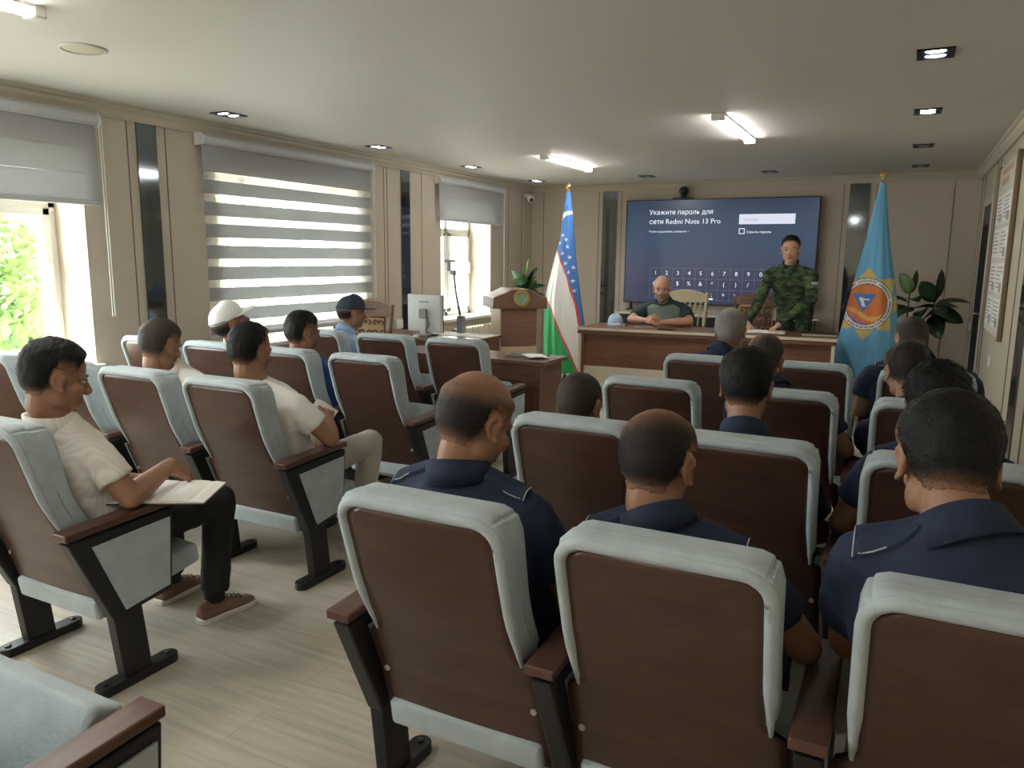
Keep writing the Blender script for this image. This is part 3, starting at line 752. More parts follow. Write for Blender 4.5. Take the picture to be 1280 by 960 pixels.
# ------------------------------------------------------------------ potted plants
def leaf(mb, base, d, L, W, droop, roll=0):
    base = V(base); d = V(d).normalized(); side = d.cross(V((0, 0, 1))); side = side.normalized() if side.length > 1e-3 else V((1, 0, 0))
    side = Quaternion(d, roll) @ side
    n = 8; top = []; pts = []
    for k in range(n + 1):
        u = k / n; p = base + d * (L * u) + V((0, 0, -droop * L * u * u))
        w = W * (math.sin(PI * min(1, u ** .85)) ** .6) * .56 + .0015
        nrm = side.cross(d).normalized()
        pts.append([p - side * w + nrm * w * .25, p - nrm * .0, p + side * w + nrm * w * .25, p + side * w * .98 + nrm * (w * .25 - .0016), p - nrm * .002, p - side * w * .98 + nrm * (w * .25 - .0016)])
    mb.loft(pts)
def ficus(label, x, y, stems, leaves, potr=.17, poth=.30, group=None):
    t = thing('potted_plant', label, 'plant', (x, y, 0))
    MB().lathe([(potr * .75, 0), (potr, poth), (potr * 1.08, poth), (potr * 1.08, poth - .03), (potr * .95, poth - .03), (potr * .9, poth - .05), (.001, poth - .05)]).build('pot', M['pot'], t, smooth=False)
    for s in stems: MB().tube(s, [.012 - .005 * k / (len(s) - 1) for k in range(len(s))], 8).build('stem', M['stem'], t, smooth=True)
    a = MB(); b = MB()
    for (bs, d, L, W, dr, lt_, ro) in leaves: leaf(b if lt_ else a, bs, d, L, W, dr, ro)
    a.build('foliage', M['leaf'], t, smooth=True)
    if b.v: b.build('young_leaves', M['leafl'], t, smooth=True)
    return t
S1 = [(-.02, .0, .26), (-.03, 0, .6), (-.06, 0, .95), (-.05, 0, 1.22)]
S2 = [(.08, .03, .26), (.10, .03, .6), (.18, .02, .9), (.20, .02, 1.16)]
lv = []
for (bx, bz, az, el, L_, W_, dr, yg, ro) in ((-.06, 1.00, 190, 8, .30, .10, .25, 0, .2), (-.06, .97, 215, -12, .27, .15, .35, 0, .9), (-.06, 1.00, 250, 5, .24, .13, .5, 0, .3), (-.05, 1.14, 160, 62, .24, .16, .05, 1, 1.2), (-.05, 1.15, 60, 70, .24, .10, 0, 1, 1.5),
        (-.05, 1.08, 290, 20, .24, .13, .4, 0, .2), (-.06, 1.05, 170, 25, .28, .11, .3, 0, .4), (.20, 1.10, 70, 72, .30, .13, .02, 0, 1.3), (.20, 1.06, 200, 55, .26, .16, .05, 0, 1.2), (.20, 1.04, -5, 22, .32, .10, .3, 0, .4), (.19, .95, -15, -6, .27, .17, .2, 0, .9),
        (.19, .93, -70, -35, .28, .18, .2, 0, .8), (.18, .94, 235, -20, .27, .17, .3, 0, .7), (.19, 1.0, 215, 12, .26, .13, .3, 0, .3), (.1, .98, 260, 0, .24, .15, .4, 0, .5), (.2, 1.0, 30, 18, .26, .12, .3, 0, .4), (.0, .96, 225, -5, .26, .15, .3, 0, .6), (.19, .98, 300, 5, .24, .15, .4, 0, .2)):
    a_, e_ = math.radians(az), math.radians(el)
    lv.append(((bx, 0, bz), (math.cos(a_) * math.cos(e_), math.sin(a_) * math.cos(e_), math.sin(e_)), L_ * 1.12, W_, dr, yg, ro))
ficus('tall rubber plant with broad dark leaves in the right corner', .10, 9.45, [S1, S2], lv)
S3 = [(0, 0, .26), (.0, 0, .7), (.03, 0, 1.14)]
lv = []
for k in range(15):
    a = k * 2.4; e_ = .1 + .055 * k
    lv.append(((.02, 0, .95 + .013 * k), (math.cos(a) * math.cos(e_), math.sin(a) * math.cos(e_), math.sin(e_)), .30 if k < 10 else .26, .115, .25, k in (11, 13), .5))
lv.append(((.03, 0, 1.14), (.12, -.1, 1), .34, .13, 0, 1, 1.3)); lv.append(((.03, 0, 1.12), (.6, -.1, .9), .30, .10, 0, 0, 1.2)); lv.append(((.03, 0, 1.10), (-.6, -.2, .7), .30, .12, 0, 0, 1.1))
ficus('small leafy green plant standing behind the lectern in the corner', -4.42, 9.0, [S3], lv, .14, .28)

# ------------------------------------------------------------------ right wall: info board, switches
t = thing('info_board', 'tall cream notice board with brown side edges on the right wall', 'notice board', (RX - .003, 7.22, .93))
MB().box(-.02, 0, -.60, .60, 0, 1.34).build('panel', M['boardp'], t, bevel=.003)
for s in (-1, 1): MB().box(-.032, 0, s * .62 - .022, s * .62 + .022, -.01, 1.36).build('edge_strip', M['brown'], t, bevel=.008)
hd = MB()
for r, (z, n, sc) in enumerate(((1.26, 14, .045), (1.18, 10, .05))):
    for k in range(n): hd.box(-.0212, -.02, .36 - k * .052, .36 - k * .052 - .034, z, z + sc)
hd.build('heading', M['inko'], t)
random.seed(3)
for r in range(4):
    for c in range(2):
        pp = MB(); y1 = .5 - c * .52; z1 = 1.10 - r * .27
        sh = pp.box(-.0225, -.02, y1 - .44, y1, z1 - .23, z1).build('sheet', M['paper'], t)
        tx = MB()
        for k in range(6):
            wdt = random.uniform(.2, .38); tx.box(-.0234, -.0224, y1 - .03 - wdt, y1 - .03, z1 - .04 - k * .03, z1 - .028 - k * .03)
        if random.random() < .6: tx.box(-.0234, -.0224, y1 - .40, y1 - .22, z1 - .22, z1 - .15)
        tx.build('print', M['ink'], sh)
def plate(name, label, cat, loc, ax):
    t = thing(name, label, cat, loc)
    s = ax
    MB().box(0, .012 * s, -.042, .042, -.042, .042).build('frame', M['white'], t, bevel=.004)
    MB().box(.012 * s, .016 * s, -.026, .026, -.026, .026).build('rocker', M['white'], t, bevel=.003)
plate('light_switch', 'white wall switch beside the dark door', 'switch', (RX, 9.60, .82), -1)
plate('wall_socket', 'white wall socket low on the right wall below the notice board', 'socket', (RX, 7.22, .70), -1)
t = thing('socket_box', 'white square socket box on the wall beside the second dark strip', 'socket', (LX, 6.80, .77))
MB().box(0, .045, -.06, .06, -.05, .05).build('housing', M['white'], t, bevel=.006); MB().box(.045, .05, -.035, .035, -.03, .03).build('face', M['white'], t, bevel=.004)
MB().box(0, .02, -.012, .012, -.65, -.05).build('conduit', M['white'], t)
# radiator below the far window
t = thing('radiator', 'cream ribbed radiator below the far window', 'radiator', (LX + .046, 8.55, .14))
for k in range(20): MB().box(0, .08, -.70 + k * .07, -.645 + k * .07, 0, .50).build('rib', M['cream'], t, bevel=.015)
MB().box(.02, .06, -.70, .69, .02, .06).box(.02, .06, -.70, .69, .44, .48).build('manifold', M['cream'], t)
for y in (-.5, .5): MB().box(-.04, .03, y - .015, y + .015, .2, .24).build('bracket', M['cream'], t)

# ------------------------------------------------------------------ auditorium chairs
PT = [(.22, .252), (.25, .245), (.42, .198), (.565, .142), (.65, .103), (.73, .07), (.85, .034), (.965, .0), (1.0, -.008)]
def py(z): return interp(PT, z)
def shell_mesh():
    mb = MB(); zs = [.245 + (.932 - .245) * k / 34 for k in range(35)]
    nu = 16; R = .046; rows = []
    for z in zs:
        hwid = .240 if z < .545 else .240 - .043 * min(1, (z - .545) / .03)
        if z > .932 - R: hwid -= R - math.sqrt(max(0, R * R - (z - (.932 - R)) ** 2))
        rows.append([(hwid * (2 * i / nu - 1), z) for i in range(nu + 1)])
    fr = [[V((x, py(z) + .010 * (x / .22) ** 2, z)) for x, z in r] for r in rows]
    bk = [[p + V((0, .014, .003)) for p in r] for r in fr]
    rings = [f + list(reversed(b)) for f, b in zip(fr, bk)]
    mb.loft(rings)
    return mb.mesh('backrest_shell', [M['shell']], True)
def cushion_mesh():
    h = .325; mb = rbox(.216, .056, h, .019, R=.052, n=16)
    out = []
    for v in mb.v:
        x, y, z = v; Z = z + .965 - h
        if Z < .60: x *= 1 - .09 * min(1, (.60 - Z) / .05)
        yy = py(Z) + .013 + .053 + y
        if y > 0: # front contour: headrest and lumbar swell
            yy += .012 * math.sin(PI * (Z - .32) / .65) * (1 - (x / .22) ** 2) + .010 * math.cos((Z - .42) * 12)
        out.append((x, yy, Z + (.0 if y < 0 else -.004)))
    mb.v = out
    return mb.mesh('back_cushion', [M['velvet']], True)
def piping_mesh():
    pts = []; hwid = .206; zt = .944; R = .054
    for k in range(9): pts.append((-hwid, .56 + (zt - R - .56) * k / 8))
    for k in range(1, 7): a = PI - (PI / 2) * k / 6; pts.append((-hwid + R + R * math.cos(a), zt - R + R * math.sin(a)))
    for k in range(1, 8): pts.append((-hwid + R + (2 * hwid - 2 * R) * k / 8, zt))
    for k in range(0, 7): a = PI / 2 - (PI / 2) * k / 6; pts.append((hwid - R + R * math.cos(a), zt - R + R * math.sin(a)))
    for k in range(8, -1, -1): pts.append((hwid, .56 + (zt - R - .56) * k / 8))
    n = len(pts)
    mb = MB().tube([V((x, py(z) + .012, z)) for x, z in pts], [.005 + .009 * min(1, min(k, n - 1 - k) / 3) for k in range(n)], 10)
    return mb.mesh('piping', [M['velvet']], True)
def seat_mesh():
    mb = rbox(.226, .222, .038, .014, n=12)
    mb.v = [(x, y + .222, z + (.010 * (1 - (x / .24) ** 2) + .008 * math.sin(PI * (y + .222) / .444) if z > 0 else 0)) for x, y, z in mb.v]
    return mb.mesh('seat_cushion', [M['velvet']], True)
def panel_mesh():
    return MB().prism([(.095, .575), (.492, .592), (.470, .285), (.232, .262)], 0, -.026, .026).mesh('side_panel', [M['black']])
def infill_mesh(s):
    mb = MB().prism([(.175, .545), (.474, .560), (.457, .308), (.278, .285)], 0, s * .024, s * .032)
    return mb.mesh('panel_fabric', [M['velvet']])
def arm_mesh():
    mb = rbox(.036, .205, .0125, .005, n=10)
    mb.v = [(x, y + .290, z + .608 + (y * .04)) for x, y, z in mb.v]
    return mb.mesh('armrest', [M['armwood']], True)
def leg_mesh(): return MB().prism([(.235, .27), (.345, .275), (.37, .03), (.262, .03)], 0, -.022, .022).mesh('leg', [M['black']])
def foot_mesh():
    mb = MB(); n = 8; L0, L1, w_ = .165, .485, .033
    poly = [(w_ * math.cos(PI + PI * k / n), L0 + w_ + w_ * math.sin(PI + PI * k / n)) for k in range(n + 1)] + [(w_ * math.cos(PI * k / n), L1 - w_ + w_ * math.sin(PI * k / n)) for k in range(n + 1)]
    mb.prism(poly, 2, 0, .034)
    return mb.mesh('foot', [M['black']])
def bolt_mesh():
    return MB().lathe([(.012, .034), (.012, .039), (.006, .041)], (0, 0, 0), 10).mesh('bolt', [M['blackp']])
CH = dict(shell=shell_mesh(), cush=cushion_mesh(), pipe=piping_mesh(), seat=seat_mesh(), panel=panel_mesh(), infl=infill_mesh(-1), infr=infill_mesh(1), arm=arm_mesh(), leg=leg_mesh(), foot=foot_mesh(), bolt=bolt_mesh())
dw = MB().lathe([(.0085, -.003), (.0085, .004), (.001, .0045)], n=10)
dw.v = [(a, -c, b) for a, b, c in dw.v]
CH['dowel'] = dw.mesh('bolt_cap', [M['bolt']])
def side(t, x):
    p = link('side_panel', CH['panel'], t, (x, 0, 0), .006)
    link('panel_fabric', CH['infl'], p); link('panel_fabric', CH['infr'], p)
    link('armrest', CH['arm'], t, (x, 0, 0))
    l = link('leg', CH['leg'], t, (x, 0, 0), .004)
    f = link('foot', CH['foot'], t, (x, 0, 0), .004)
    for yy in (.198, .452): link('bolt', CH['bolt'], f, (0, yy, 0))
def make_chair(up, left):
    t = thing('auditorium_chair', 'x', 'chair', group='rows of auditorium chairs')
    s = link('backrest_shell', CH['shell'], t); 
    for a in (-.215, .215):
        for z in (.30, .42): link('bolt_cap', CH['dowel'], s, (a, py(z) + .0085, z))
    c = link('back_cushion', CH['cush'], t); link('piping', CH['pipe'], c)
    st = link('seat_cushion', CH['seat'], t, (0, .225, .275))
    st.rotation_euler = (math.radians(63 if up else 9), 0, 0)
    if up: st.location = (0, .24, .235)
    side(t, .28)
    if left: side(t, -.28)
    return t
ROWY = [.42, 1.32, 2.29, 3.26, 4.23]
LC = [-4.35, -3.77, -3.19, -2.61]; RCR = {1: [-.925, -.37, .19], 2: [-.965, -.40, .150], 3: [-.99, -.42, .137], 4: [-.98, -.423, .132]}
protos = {}
def chair(x, row, up, left, label):
    k = (up, left)
    if k not in protos: t = protos[k] = make_chair(up, left)
    else: t = copy_tree(protos[k])
    t.location = (x, ROWY[row], 0); t['label'] = label
    return t
E_ = True
chair(-1.535, 0, True, True, 'empty chair cut by the bottom left corner, its grey seat folded up')
chair(LC[3], 1, False, True, 'chair holding the man in the striped shirt, at the left edge')
chair(LC[0], 2, True, True, 'empty grey backed chair against the left window at the photo\'s left edge')
chair(LC[1], 2, True, False, 'empty chair whose back shows beside the striped shirt man\'s face')
chair(LC[2], 2, False, False, 'brown backed chair holding the man in the collared white polo')
chair(LC[3], 2, False, False, 'aisle chair holding the man in the plain white T-shirt')
chair(LC[0], 3, True, True, 'empty chair by the wall strip, behind the polo man\'s head')
chair(LC[1], 3, False, False, 'brown backed chair holding the man in the white cap')
chair(LC[2], 3, False, False, 'chair holding the dark haired man in the royal blue shirt')
chair(LC[3], 3, True, False, 'empty aisle chair just ahead of the white T-shirt man')
chair(LC[1], 4, False, True, 'front left chair holding the man in the navy cap')
chair(LC[2], 4, True, False, 'empty dark backed front chair in front of the pale monitor')
chair(LC[3], 4, True, False, 'empty front chair at the aisle end, backing the brown desk')
chair(RCR[1][0], 1, False, True, 'large near chair holding the balding man, beside the aisle')
chair(RCR[1][1], 1, False, False, 'large near chair in the bottom middle, second from the aisle')
chair(RCR[1][2], 1, False, False, 'large near chair cut by the bottom right corner')
chair(RCR[2][0], 2, False, True, 'chair holding the short man whose head just clears its back')
chair(RCR[2][1], 2, False, False, 'chair directly ahead of the balding man in the bottom middle')
chair(RCR[2][2], 2, False, False, 'chair holding the curly haired man, mostly behind the largest black head')
chair(RCR[3][0], 3, True, True, 'empty aisle chair ahead of the short head, second row from the table')
chair(RCR[3][1], 3, False, False, 'chair behind the thin haired man, just ahead of the black haired officer')
chair(RCR[3][2], 3, False, False, 'wall side chair whose man has dark brown hair, behind the broad navy back')
chair(RCR[4][0], 4, False, True, 'front aisle chair holding the grey haired man')
chair(RCR[4][1], 4, True, False, 'empty front chair between the grey haired man and the blue flag')
chair(RCR[4][2], 4, False, False, 'front chair by the right wall, holding the broad man in navy')

# ------------------------------------------------------------------ carved wooden chairs
def carved(label, x, y, rz, kind):
    t = thing('wooden_chair', label, 'chair', (x, y, 0), rz, 'carved wooden chairs')
    W = M['walnut'] if kind != 'spindle' else M['spindle']
    rbx = rbox(.225, .22, .035, .02, n=6); rbx.v = [(a, b, c + .44) for a, b, c in rbx.v]
    rbx.build('seat', M['leather'] if kind != 'spindle' else M['spindle'], t, smooth=True)
    MB().box(-.22, .22, -.21, .21, .36, .41).build('seat_frame', W, t, bevel=.005)
    for sx_ in (-1, 1):
        MB().tube([(sx_ * .195, .19, 0), (sx_ * .20, .19, .2), (sx_ * .195, .19, .40)], [.016, .02, .022], 10).build('leg', W, t, smooth=True)
        MB().tube([(sx_ * .195, -.24, 0), (sx_ * .2, -.20, .42), (sx_ * .215, -.235, .8), (sx_ * .222, -.285, 1.06)], [.017, .021, .02, .016], 10).build('post', W, t, smooth=True)
    n = 16; rl = []
    for k in range(n + 1):
        u = 2 * k / n - 1; x_ = u * .222; z0 = .95 + .015 * u * u; z1 = 1.085 - .05 * u * u + (.018 if abs(u) > .9 else 0); yy = -.262 - .015 * (1 - u * u)
        rl.append([V((x_, yy - .014, z0)), V((x_, yy + .012, z0)), V((x_, yy - .008, z1)), V((x_, yy - .034, z1))])
    MB().loft(rl).build('top_rail', W, t, bevel=.004)
    MB().box(-.2, .2, -.225, -.20, .53, .57).build('lower_rail', W, t, bevel=.004)
    if kind == 'spindle':
        for k in range(7):
            x_ = -.165 + .055 * k
            MB().tube([(x_, -.212, .56), (x_ + .02, -.235, .75), (x_, -.262, .96)], .009, 8).build('spindle', W, t, smooth=True)
    else:
        MB().box(-.17, .17, -.250, -.236, .57, .96).build('back_panel', M['carve'] if kind == 'tan' else W, t)
        cv = MB()
        for i in range(5):
            for j in range(4):
                cx, cz = -.136 + .068 * i, .62 + .09 * j; sg = 1 if (i + j) % 2 else -1
                cv.tube([(cx + sg * (.034 - .0035 * k) * math.cos(.55 * k), -.230, cz + (.042 - .004 * k) * math.sin(.55 * k)) for k in range(10)], .0055, 6)
        for s in (-1, 1): cv.tube([(s * .165, -.232, .58), (s * .165, -.232, .95)], .008, 6)
        cv.tube([(-.165, -.232, .95), (.165, -.232, .95)], .008, 6)
        cv.build('carving', M['walnut'] if kind == 'tan' else M['carve'], t, smooth=True)
    return t
carved('carved wooden chair with a tan fretwork back by the computer desk', -4.30, 5.36, -3.05, 'tan')
carved('pale spindle backed chair holding the bald man at the table', -2.17, 8.20, PI, 'spindle').scale = (1.07,) * 3
carved('brown carved chair between the bald man and the standing camouflaged man', -1.42, 8.36, PI, 'brown').scale = (1.05,) * 3

# ------------------------------------------------------------------ outside
struct(MB().box(-30, OX, -12, 24, -1.1, -1.0).build('ground', M['grass']))
def shrub(label, x, y, z, r, n, seed, h=1.0):
    random.seed(seed)
    t = thing('garden_shrub', label, 'shrub', (x, y, z), group='shrubs outside the windows')
    MB().tube([(0, 0, 0), (.05, 0, r * h), (0, .05, r * 1.4 * h)], .05, 8).build('stem', M['stem'], t)
    mb = MB()
    for k in range(n):
        d = V((random.gauss(0, 1), random.gauss(0, 1), random.gauss(0, 1))).normalized(); rr = r * random.random() ** .4
        c = V((d.x * rr, d.y * rr, r * h + d.z * rr * h))
        a = V((random.gauss(0, 1), random.gauss(0, 1), random.gauss(0, 1))).normalized(); b_ = a.orthogonal().normalized(); s = .05 + .045 * random.random()
        mb.add([c + a * s, c + b_ * s * .5 + a * .0 , c - a * s, c - b_ * s * .5, c + a.cross(b_) * .012], [(0, 1, 4), (1, 2, 4), (2, 3, 4), (3, 0, 4), (3, 2, 1, 0)])
    mb.build('foliage', M['bush'], t)
shrub('lacy green tree seen through the left window at the photo\'s left edge', -8.2, 4.05, -1.0, 1.25, 7000, 5, 1.3)
shrub('yellow green treetop glimpsed through the stripes of the middle blind', -11.5, 10.4, -1.0, 1.7, 4000, 8, 1.35)

# ------------------------------------------------------------------ papers and caps lying about
open_book('notebook', 'open white paged notebook on the lap of the striped shirt man', (-2.345, 1.835, .628), .52, .165, .25, .012)
def loose_sheet(label, loc, rot, w, h):
    t = thing('sheet_of_paper', label, 'paper', loc); t.rotation_euler = rot
    mb = MB(); n = 8; rings = []
    for k in range(n + 1):
        u = -w / 2 + w * k / n; z = .008 * math.sin(k * .7)
        rings.append([V((u, -h / 2, z)), V((u, h / 2, z + .004)), V((u, h / 2, z + .0055)), V((u, -h / 2, z + .0015))])
    mb.loft(rings); mb.build('sheet', M['paper'], t)
loose_sheet('small white sheet held in the hand of the white T-shirt man', (-2.52, 2.88, .73), (.7, .5, .5), .12, .10)
loose_sheet('white sheet beside the bare elbow ahead of the black haired officer', (-.17, 3.74, .642), (.0, .02, .1), .15, .20)
loose_sheet('white sheet at the arm of the curly haired man', (-.20, 2.74, .642), (.0, .02, .2), .10, .18)
t = thing('cap', 'pale blue cap lying on the left end of the long table', 'cap', (-2.74, 7.80, .8005), PI + .25)
cm = MB(); rings = []
for k in range(9):
    ph = (PI / 2) * k / 8.3; q = math.cos(ph) ** .75
    rings.append([V((.082 * q * math.cos(a), .10 * q * math.sin(a), .012 + .095 * math.sin(ph) * (1 + .08 * math.sin(3 * a)))) for a in [2 * PI * j / 32 for j in range(32)]])
cm.loft([[p_ * .95 for p_ in rg] for rg in reversed(rings)] + rings); cm.build('crown', M['capb'], t, smooth=True)
br = MB(); rg = []
for k in range(15):
    a = math.radians(15) + math.radians(150) * k / 14; e_ = .075 * math.sin((a - math.radians(15)) / math.radians(150) * PI) ** .6
    rg.append([V((.08 * math.cos(a), .095 * math.sin(a), .016)), V((.085 * math.cos(a), .10 * math.sin(a) + e_, .004)), V((.085 * math.cos(a), .10 * math.sin(a) + e_, .0)), V((.08 * math.cos(a), .095 * math.sin(a), .011))])
br.loft(rg).build('brim', M['capb'], t)
MB().ell((0, 0, .108), (.008, .008, .004)).build('button', M['capb'], t, smooth=True)

# ------------------------------------------------------------------ people
def smooth_union(mb, voxel, smooth_it, keep=None):
    me = mb.mesh('u'); o = bpy.data.objects.new('u', me); COL.objects.link(o)
    r = o.modifiers.new('r', 'REMESH'); r.mode = 'VOXEL'; r.voxel_size = voxel; r.use_smooth_shade = True
    if smooth_it:
        s = o.modifiers.new('s', 'SMOOTH'); s.factor = .5; s.iterations = smooth_it
    bpy.context.view_layer.update()
    out = bpy.data.meshes.new_from_object(o.evaluated_get(bpy.context.evaluated_depsgraph_get()))
    bpy.data.objects.remove(o); bpy.data.meshes.remove(me)
    out.polygons.foreach_set('use_smooth', [True] * len(out.polygons))
    return out
def ring(c, r, f, a, b, n=22, sq=2.3):
    out = []
    for k in range(n):
        t = 2 * PI * k / n; ct, st = math.cos(t), math.sin(t)
        out.append(c + r * (a * math.copysign(abs(ct) ** (2 / sq), ct)) + f * (b * math.copysign(abs(st) ** (2 / sq), st)))
    return out
def curve3(P0, P1, P2, t): return P0 * ((1 - t) ** 2) + P1 * (2 * t * (1 - t)) + P2 * (t * t)

def head_prims(mb, Mh, ears=True, jaw=1.0):
    E = lambda c, r, rot=None: mb.ell((0, 0, 0), r, Mh @ Matrix.Translation(c) @ (rot or Matrix.Identity(4)), 18, 12)
    C = lambda a, ra, b, rb: mb.capsule(Mh @ V(a), ra, Mh @ V(b), rb, 12)
    E((0, -.012, .030), (.0765, .096, .086))
    E((0, -.040, .010), (.068, .066, .075))
    E((0, .022, -.035), (.060 * jaw, .068, .076))
    E((0, .060, -.094), (.028 * jaw, .025, .022))
    for s in (-1, 1):
        E((s * .043 * jaw, .008, -.066), (.021, .034, .032))
        E((s * .041, .056, -.026), (.023, .022, .02))
        C((s * .018, .078, .016), .011, (s * .047, .064, .014), .010)
        E((s * .0115, .099, -.037), (.010, .012, .009))
        if ears:
            rot = Matrix.Rotation(s * -.35, 4, 'Z') @ Matrix.Rotation(.18, 4, 'X')
            pts = [(0, .006, -.030), (0, -.010, -.022), (.004 * s, -.020, -.004), (.006 * s, -.020, .014), (.005 * s, -.008, .027), (.002 * s, .008, .026), (0, .014, .012)]
            rm = Matrix.Translation((s * .078, -.006, -.010)) @ rot
            for a, b in zip(pts, pts[1:]): mb.capsule(Mh @ rm @ V(a), .0065, Mh @ rm @ V(b), .0065, 8)
            E((s * .073, -.006, -.008), (.008, .016, .026), rot)
            mb.ell((0, 0, 0), (.006, .009, .009), Mh @ rm @ Matrix.Translation((0, .004, -.028)), 10, 8)
    C((0, .082, .008), .009, (0, .108, -.030), .0125)
    E((0, .083, -.060), (.024, .013, .0065)); E((0, .081, -.072), (.021, .013, .0075))
    C((0, -.026, -.02), .054, (0, -.022, -.10), .050)

def hand_prims(mb, w, d, n, sgn, curl=(.5, .55, .6, .7), tc=.5, sc=1.0):
    d = d.normalized(); n = (n - d * n.dot(d)).normalized(); t = d.cross(n) * sgn
    offs = (.036, .0125, -.0115, -.034); ks = (.088, .093, .088, .079)
    lens = ((.040, .025, .021), (.044, .028, .022), (.041, .026, .021), (.032, .020, .019)); rr = (.0088, .009, .0086, .0076)
    for i in range(4):
        k = w + (d * ks[i] + t * offs[i] - n * (.002 * abs(i - 1))) * sc
        mb.capsule(w + (d * .008 + t * (.016 - .0105 * i)) * sc, .0135 * sc, k, .0105 * sc, 10)
        mb.capsule(w + (d * .03 + t * (.018 - .012 * i) + n * .004) * sc, .012 * sc, k - d * .015 * sc, .011 * sc, 10)
        p = k; a = 0; sp = (offs[i] / .036) * .10
        for j, f in enumerate((.7, 1.05, .75)):
            a += curl[i] * f
            dr = (d * math.cos(a) + n * math.sin(a) + t * sp * math.cos(a)).normalized()
            q = p + dr * lens[i][j] * sc
            mb.capsule(p, rr[i] * (1 - .08 * j) * sc, q, rr[i] * (.93 - .09 * j) * sc, 10); p = q
    p = w + (d * .026 + t * .020) * sc
    dr = (d * .62 + t * .72 + n * .28).normalized()
    for j, (L, r0, r1) in enumerate(((.045, .0145, .0118), (.033, .0112, .0098), (.026, .0098, .0078))):
        q = p + dr * L * sc; mb.capsule(p, r0 * sc, q, r1 * sc, 10); p = q
        dr = (dr + (d * .5 - t * .35 + n * .35) * tc).normalized()

HL = [(-.13, -.076), (-.045, -.070), (-.032, -.045), (-.022, .022), (.018, .022), (.026, .016), (.034, .026), (.046, .048), (.060, .067), (.085, .074), (.12, .080)]
def hair_f(p, style):
    h = interp(HL, p.y)
    f = p.z - h
    if p.z < .03 and -.034 < p.y < .02 and abs(p.x) > .060: f = min(f, -.01 + (p.y + .034) * -.4)
    if style == 'bald': # horseshoe of hair, bare crown
        d = p.normalized(); bare = V((-.12, -.05, 1)).normalized(); ang = math.acos(max(-1, min(1, d.dot(bare))))
        f = min(f, (ang - .80) * .07)
    if style == 'thin':
        d = p.normalized(); bare = V((-.40, .22, 1)).normalized(); ang = math.acos(max(-1, min(1, d.dot(bare))))
        f = min(f, (ang - .66) * .06)
    if style == 'recede':
        if p.y > .0 and abs(p.x) > .02: f = min(f, (.055 - p.y) * .5 + (p.z - .08))
    return f
def beard_f(p):
    return min(-.040 - p.z, p.y * .6, p.z + .125) if not (abs(p.x) < .022 and -.078 < p.z < -.054) else -1

def make_hair(me, Mi, f, T, mname, parent, name, strands=0, seed=1, curl=0.0):
    nv = len(me.vertices)
    loc = [Mi @ v.co for v in me.vertices]
    val = [f(p) if (abs(p.x) < .115 and -.14 < p.y < .125 and -.135 < p.z < .14) else -1 for p in loc]
    keep = [p for p in me.polygons if all(val[i] > 0 for i in p.vertices)]
    if not keep: return
    idx = {}; vs = []; inn = []; fd = []
    for p in keep:
        for i in p.vertices:
            if i not in idx:
                idx[i] = len(vs); v = me.vertices[i]; q = loc[i]
                k = min(1, val[i] / .022); k = k * k * (3 - 2 * k)
                topk = .55 + .45 * max(0, min(1, (q.z + .01) / .09))
                nz = noise.noise(v.co * 45 + V((seed, 0, 0))); nb = noise.noise(v.co * (130 if not curl else 75) + V((0, seed, 0)))
                t = .0012 + T * k * topk * (1 + .25 * nz + (.18 + curl) * nb)
                vs.append(v.co + v.normal * t); inn.append(v.co - v.normal * .002)
                kf = min(1, val[i] / (.045 if q.y < .03 else .016)); fd.append(kf * kf * (3 - 2 * kf))
    fs = [tuple(idx[i] for i in p.vertices) for p in keep]
    mb = MB(); mb.add(vs, fs)
    # rim down to the scalp
    ec = {}
    for q in fs:
        for a, b in zip(q, q[1:] + q[:1]): ec[(a, b)] = 1
    o = len(mb.v); mb.v += [tuple(p) for p in inn]
    for (a, b) in list(ec):
        if (b, a) not in ec: mb.f.append((b, a, o + a, o + b)); mb.m.append(0)
    rnd = random.Random(seed)
    Mr = Mi.inverted().to_3x3()
    for s in range(strands):
        p = keep[rnd.randrange(len(keep))]; i = p.vertices[rnd.randrange(len(p.vertices))]
        if val[i] < .006: continue
        v = me.vertices[i]; b0 = V(vs[idx[i]]) - v.normal * .002; q = loc[i]
        fl = Mr @ V((rnd.gauss(0, .5), .5 if q.z > .06 else -.1, -.5 + rnd.gauss(0, .4) if q.z < .08 else rnd.gauss(0, .3)))
        d = (v.normal * (.55 + .4 * curl * 3) + fl * .7 + V((rnd.gauss(0, .25), rnd.gauss(0, .25), rnd.gauss(0, .25)))).normalized()
        L = min(.0065 + curl * .02, T * (.35 + .4 * rnd.random()) + .002) * (1 + 1.2 * curl); sd = d.orthogonal().normalized() * .0008
        mb.add([b0 - sd, b0 + sd, b0 + d * L], [(0, 1, 2)])
    ho = mb.build(name, M[mname], parent, smooth=True)
    ca = ho.data.color_attributes.new('fade', 'FLOAT_COLOR', 'POINT'); n0 = len(fd)
    ca.data.foreach_set('color', [c for k in range(len(ho.data.vertices)) for c in ((fd[k],) * 3 + (1,) if k < n0 else (0, 0, 0, 1) if k < 2 * n0 else (1, 1, 1, 1))])
    return ho

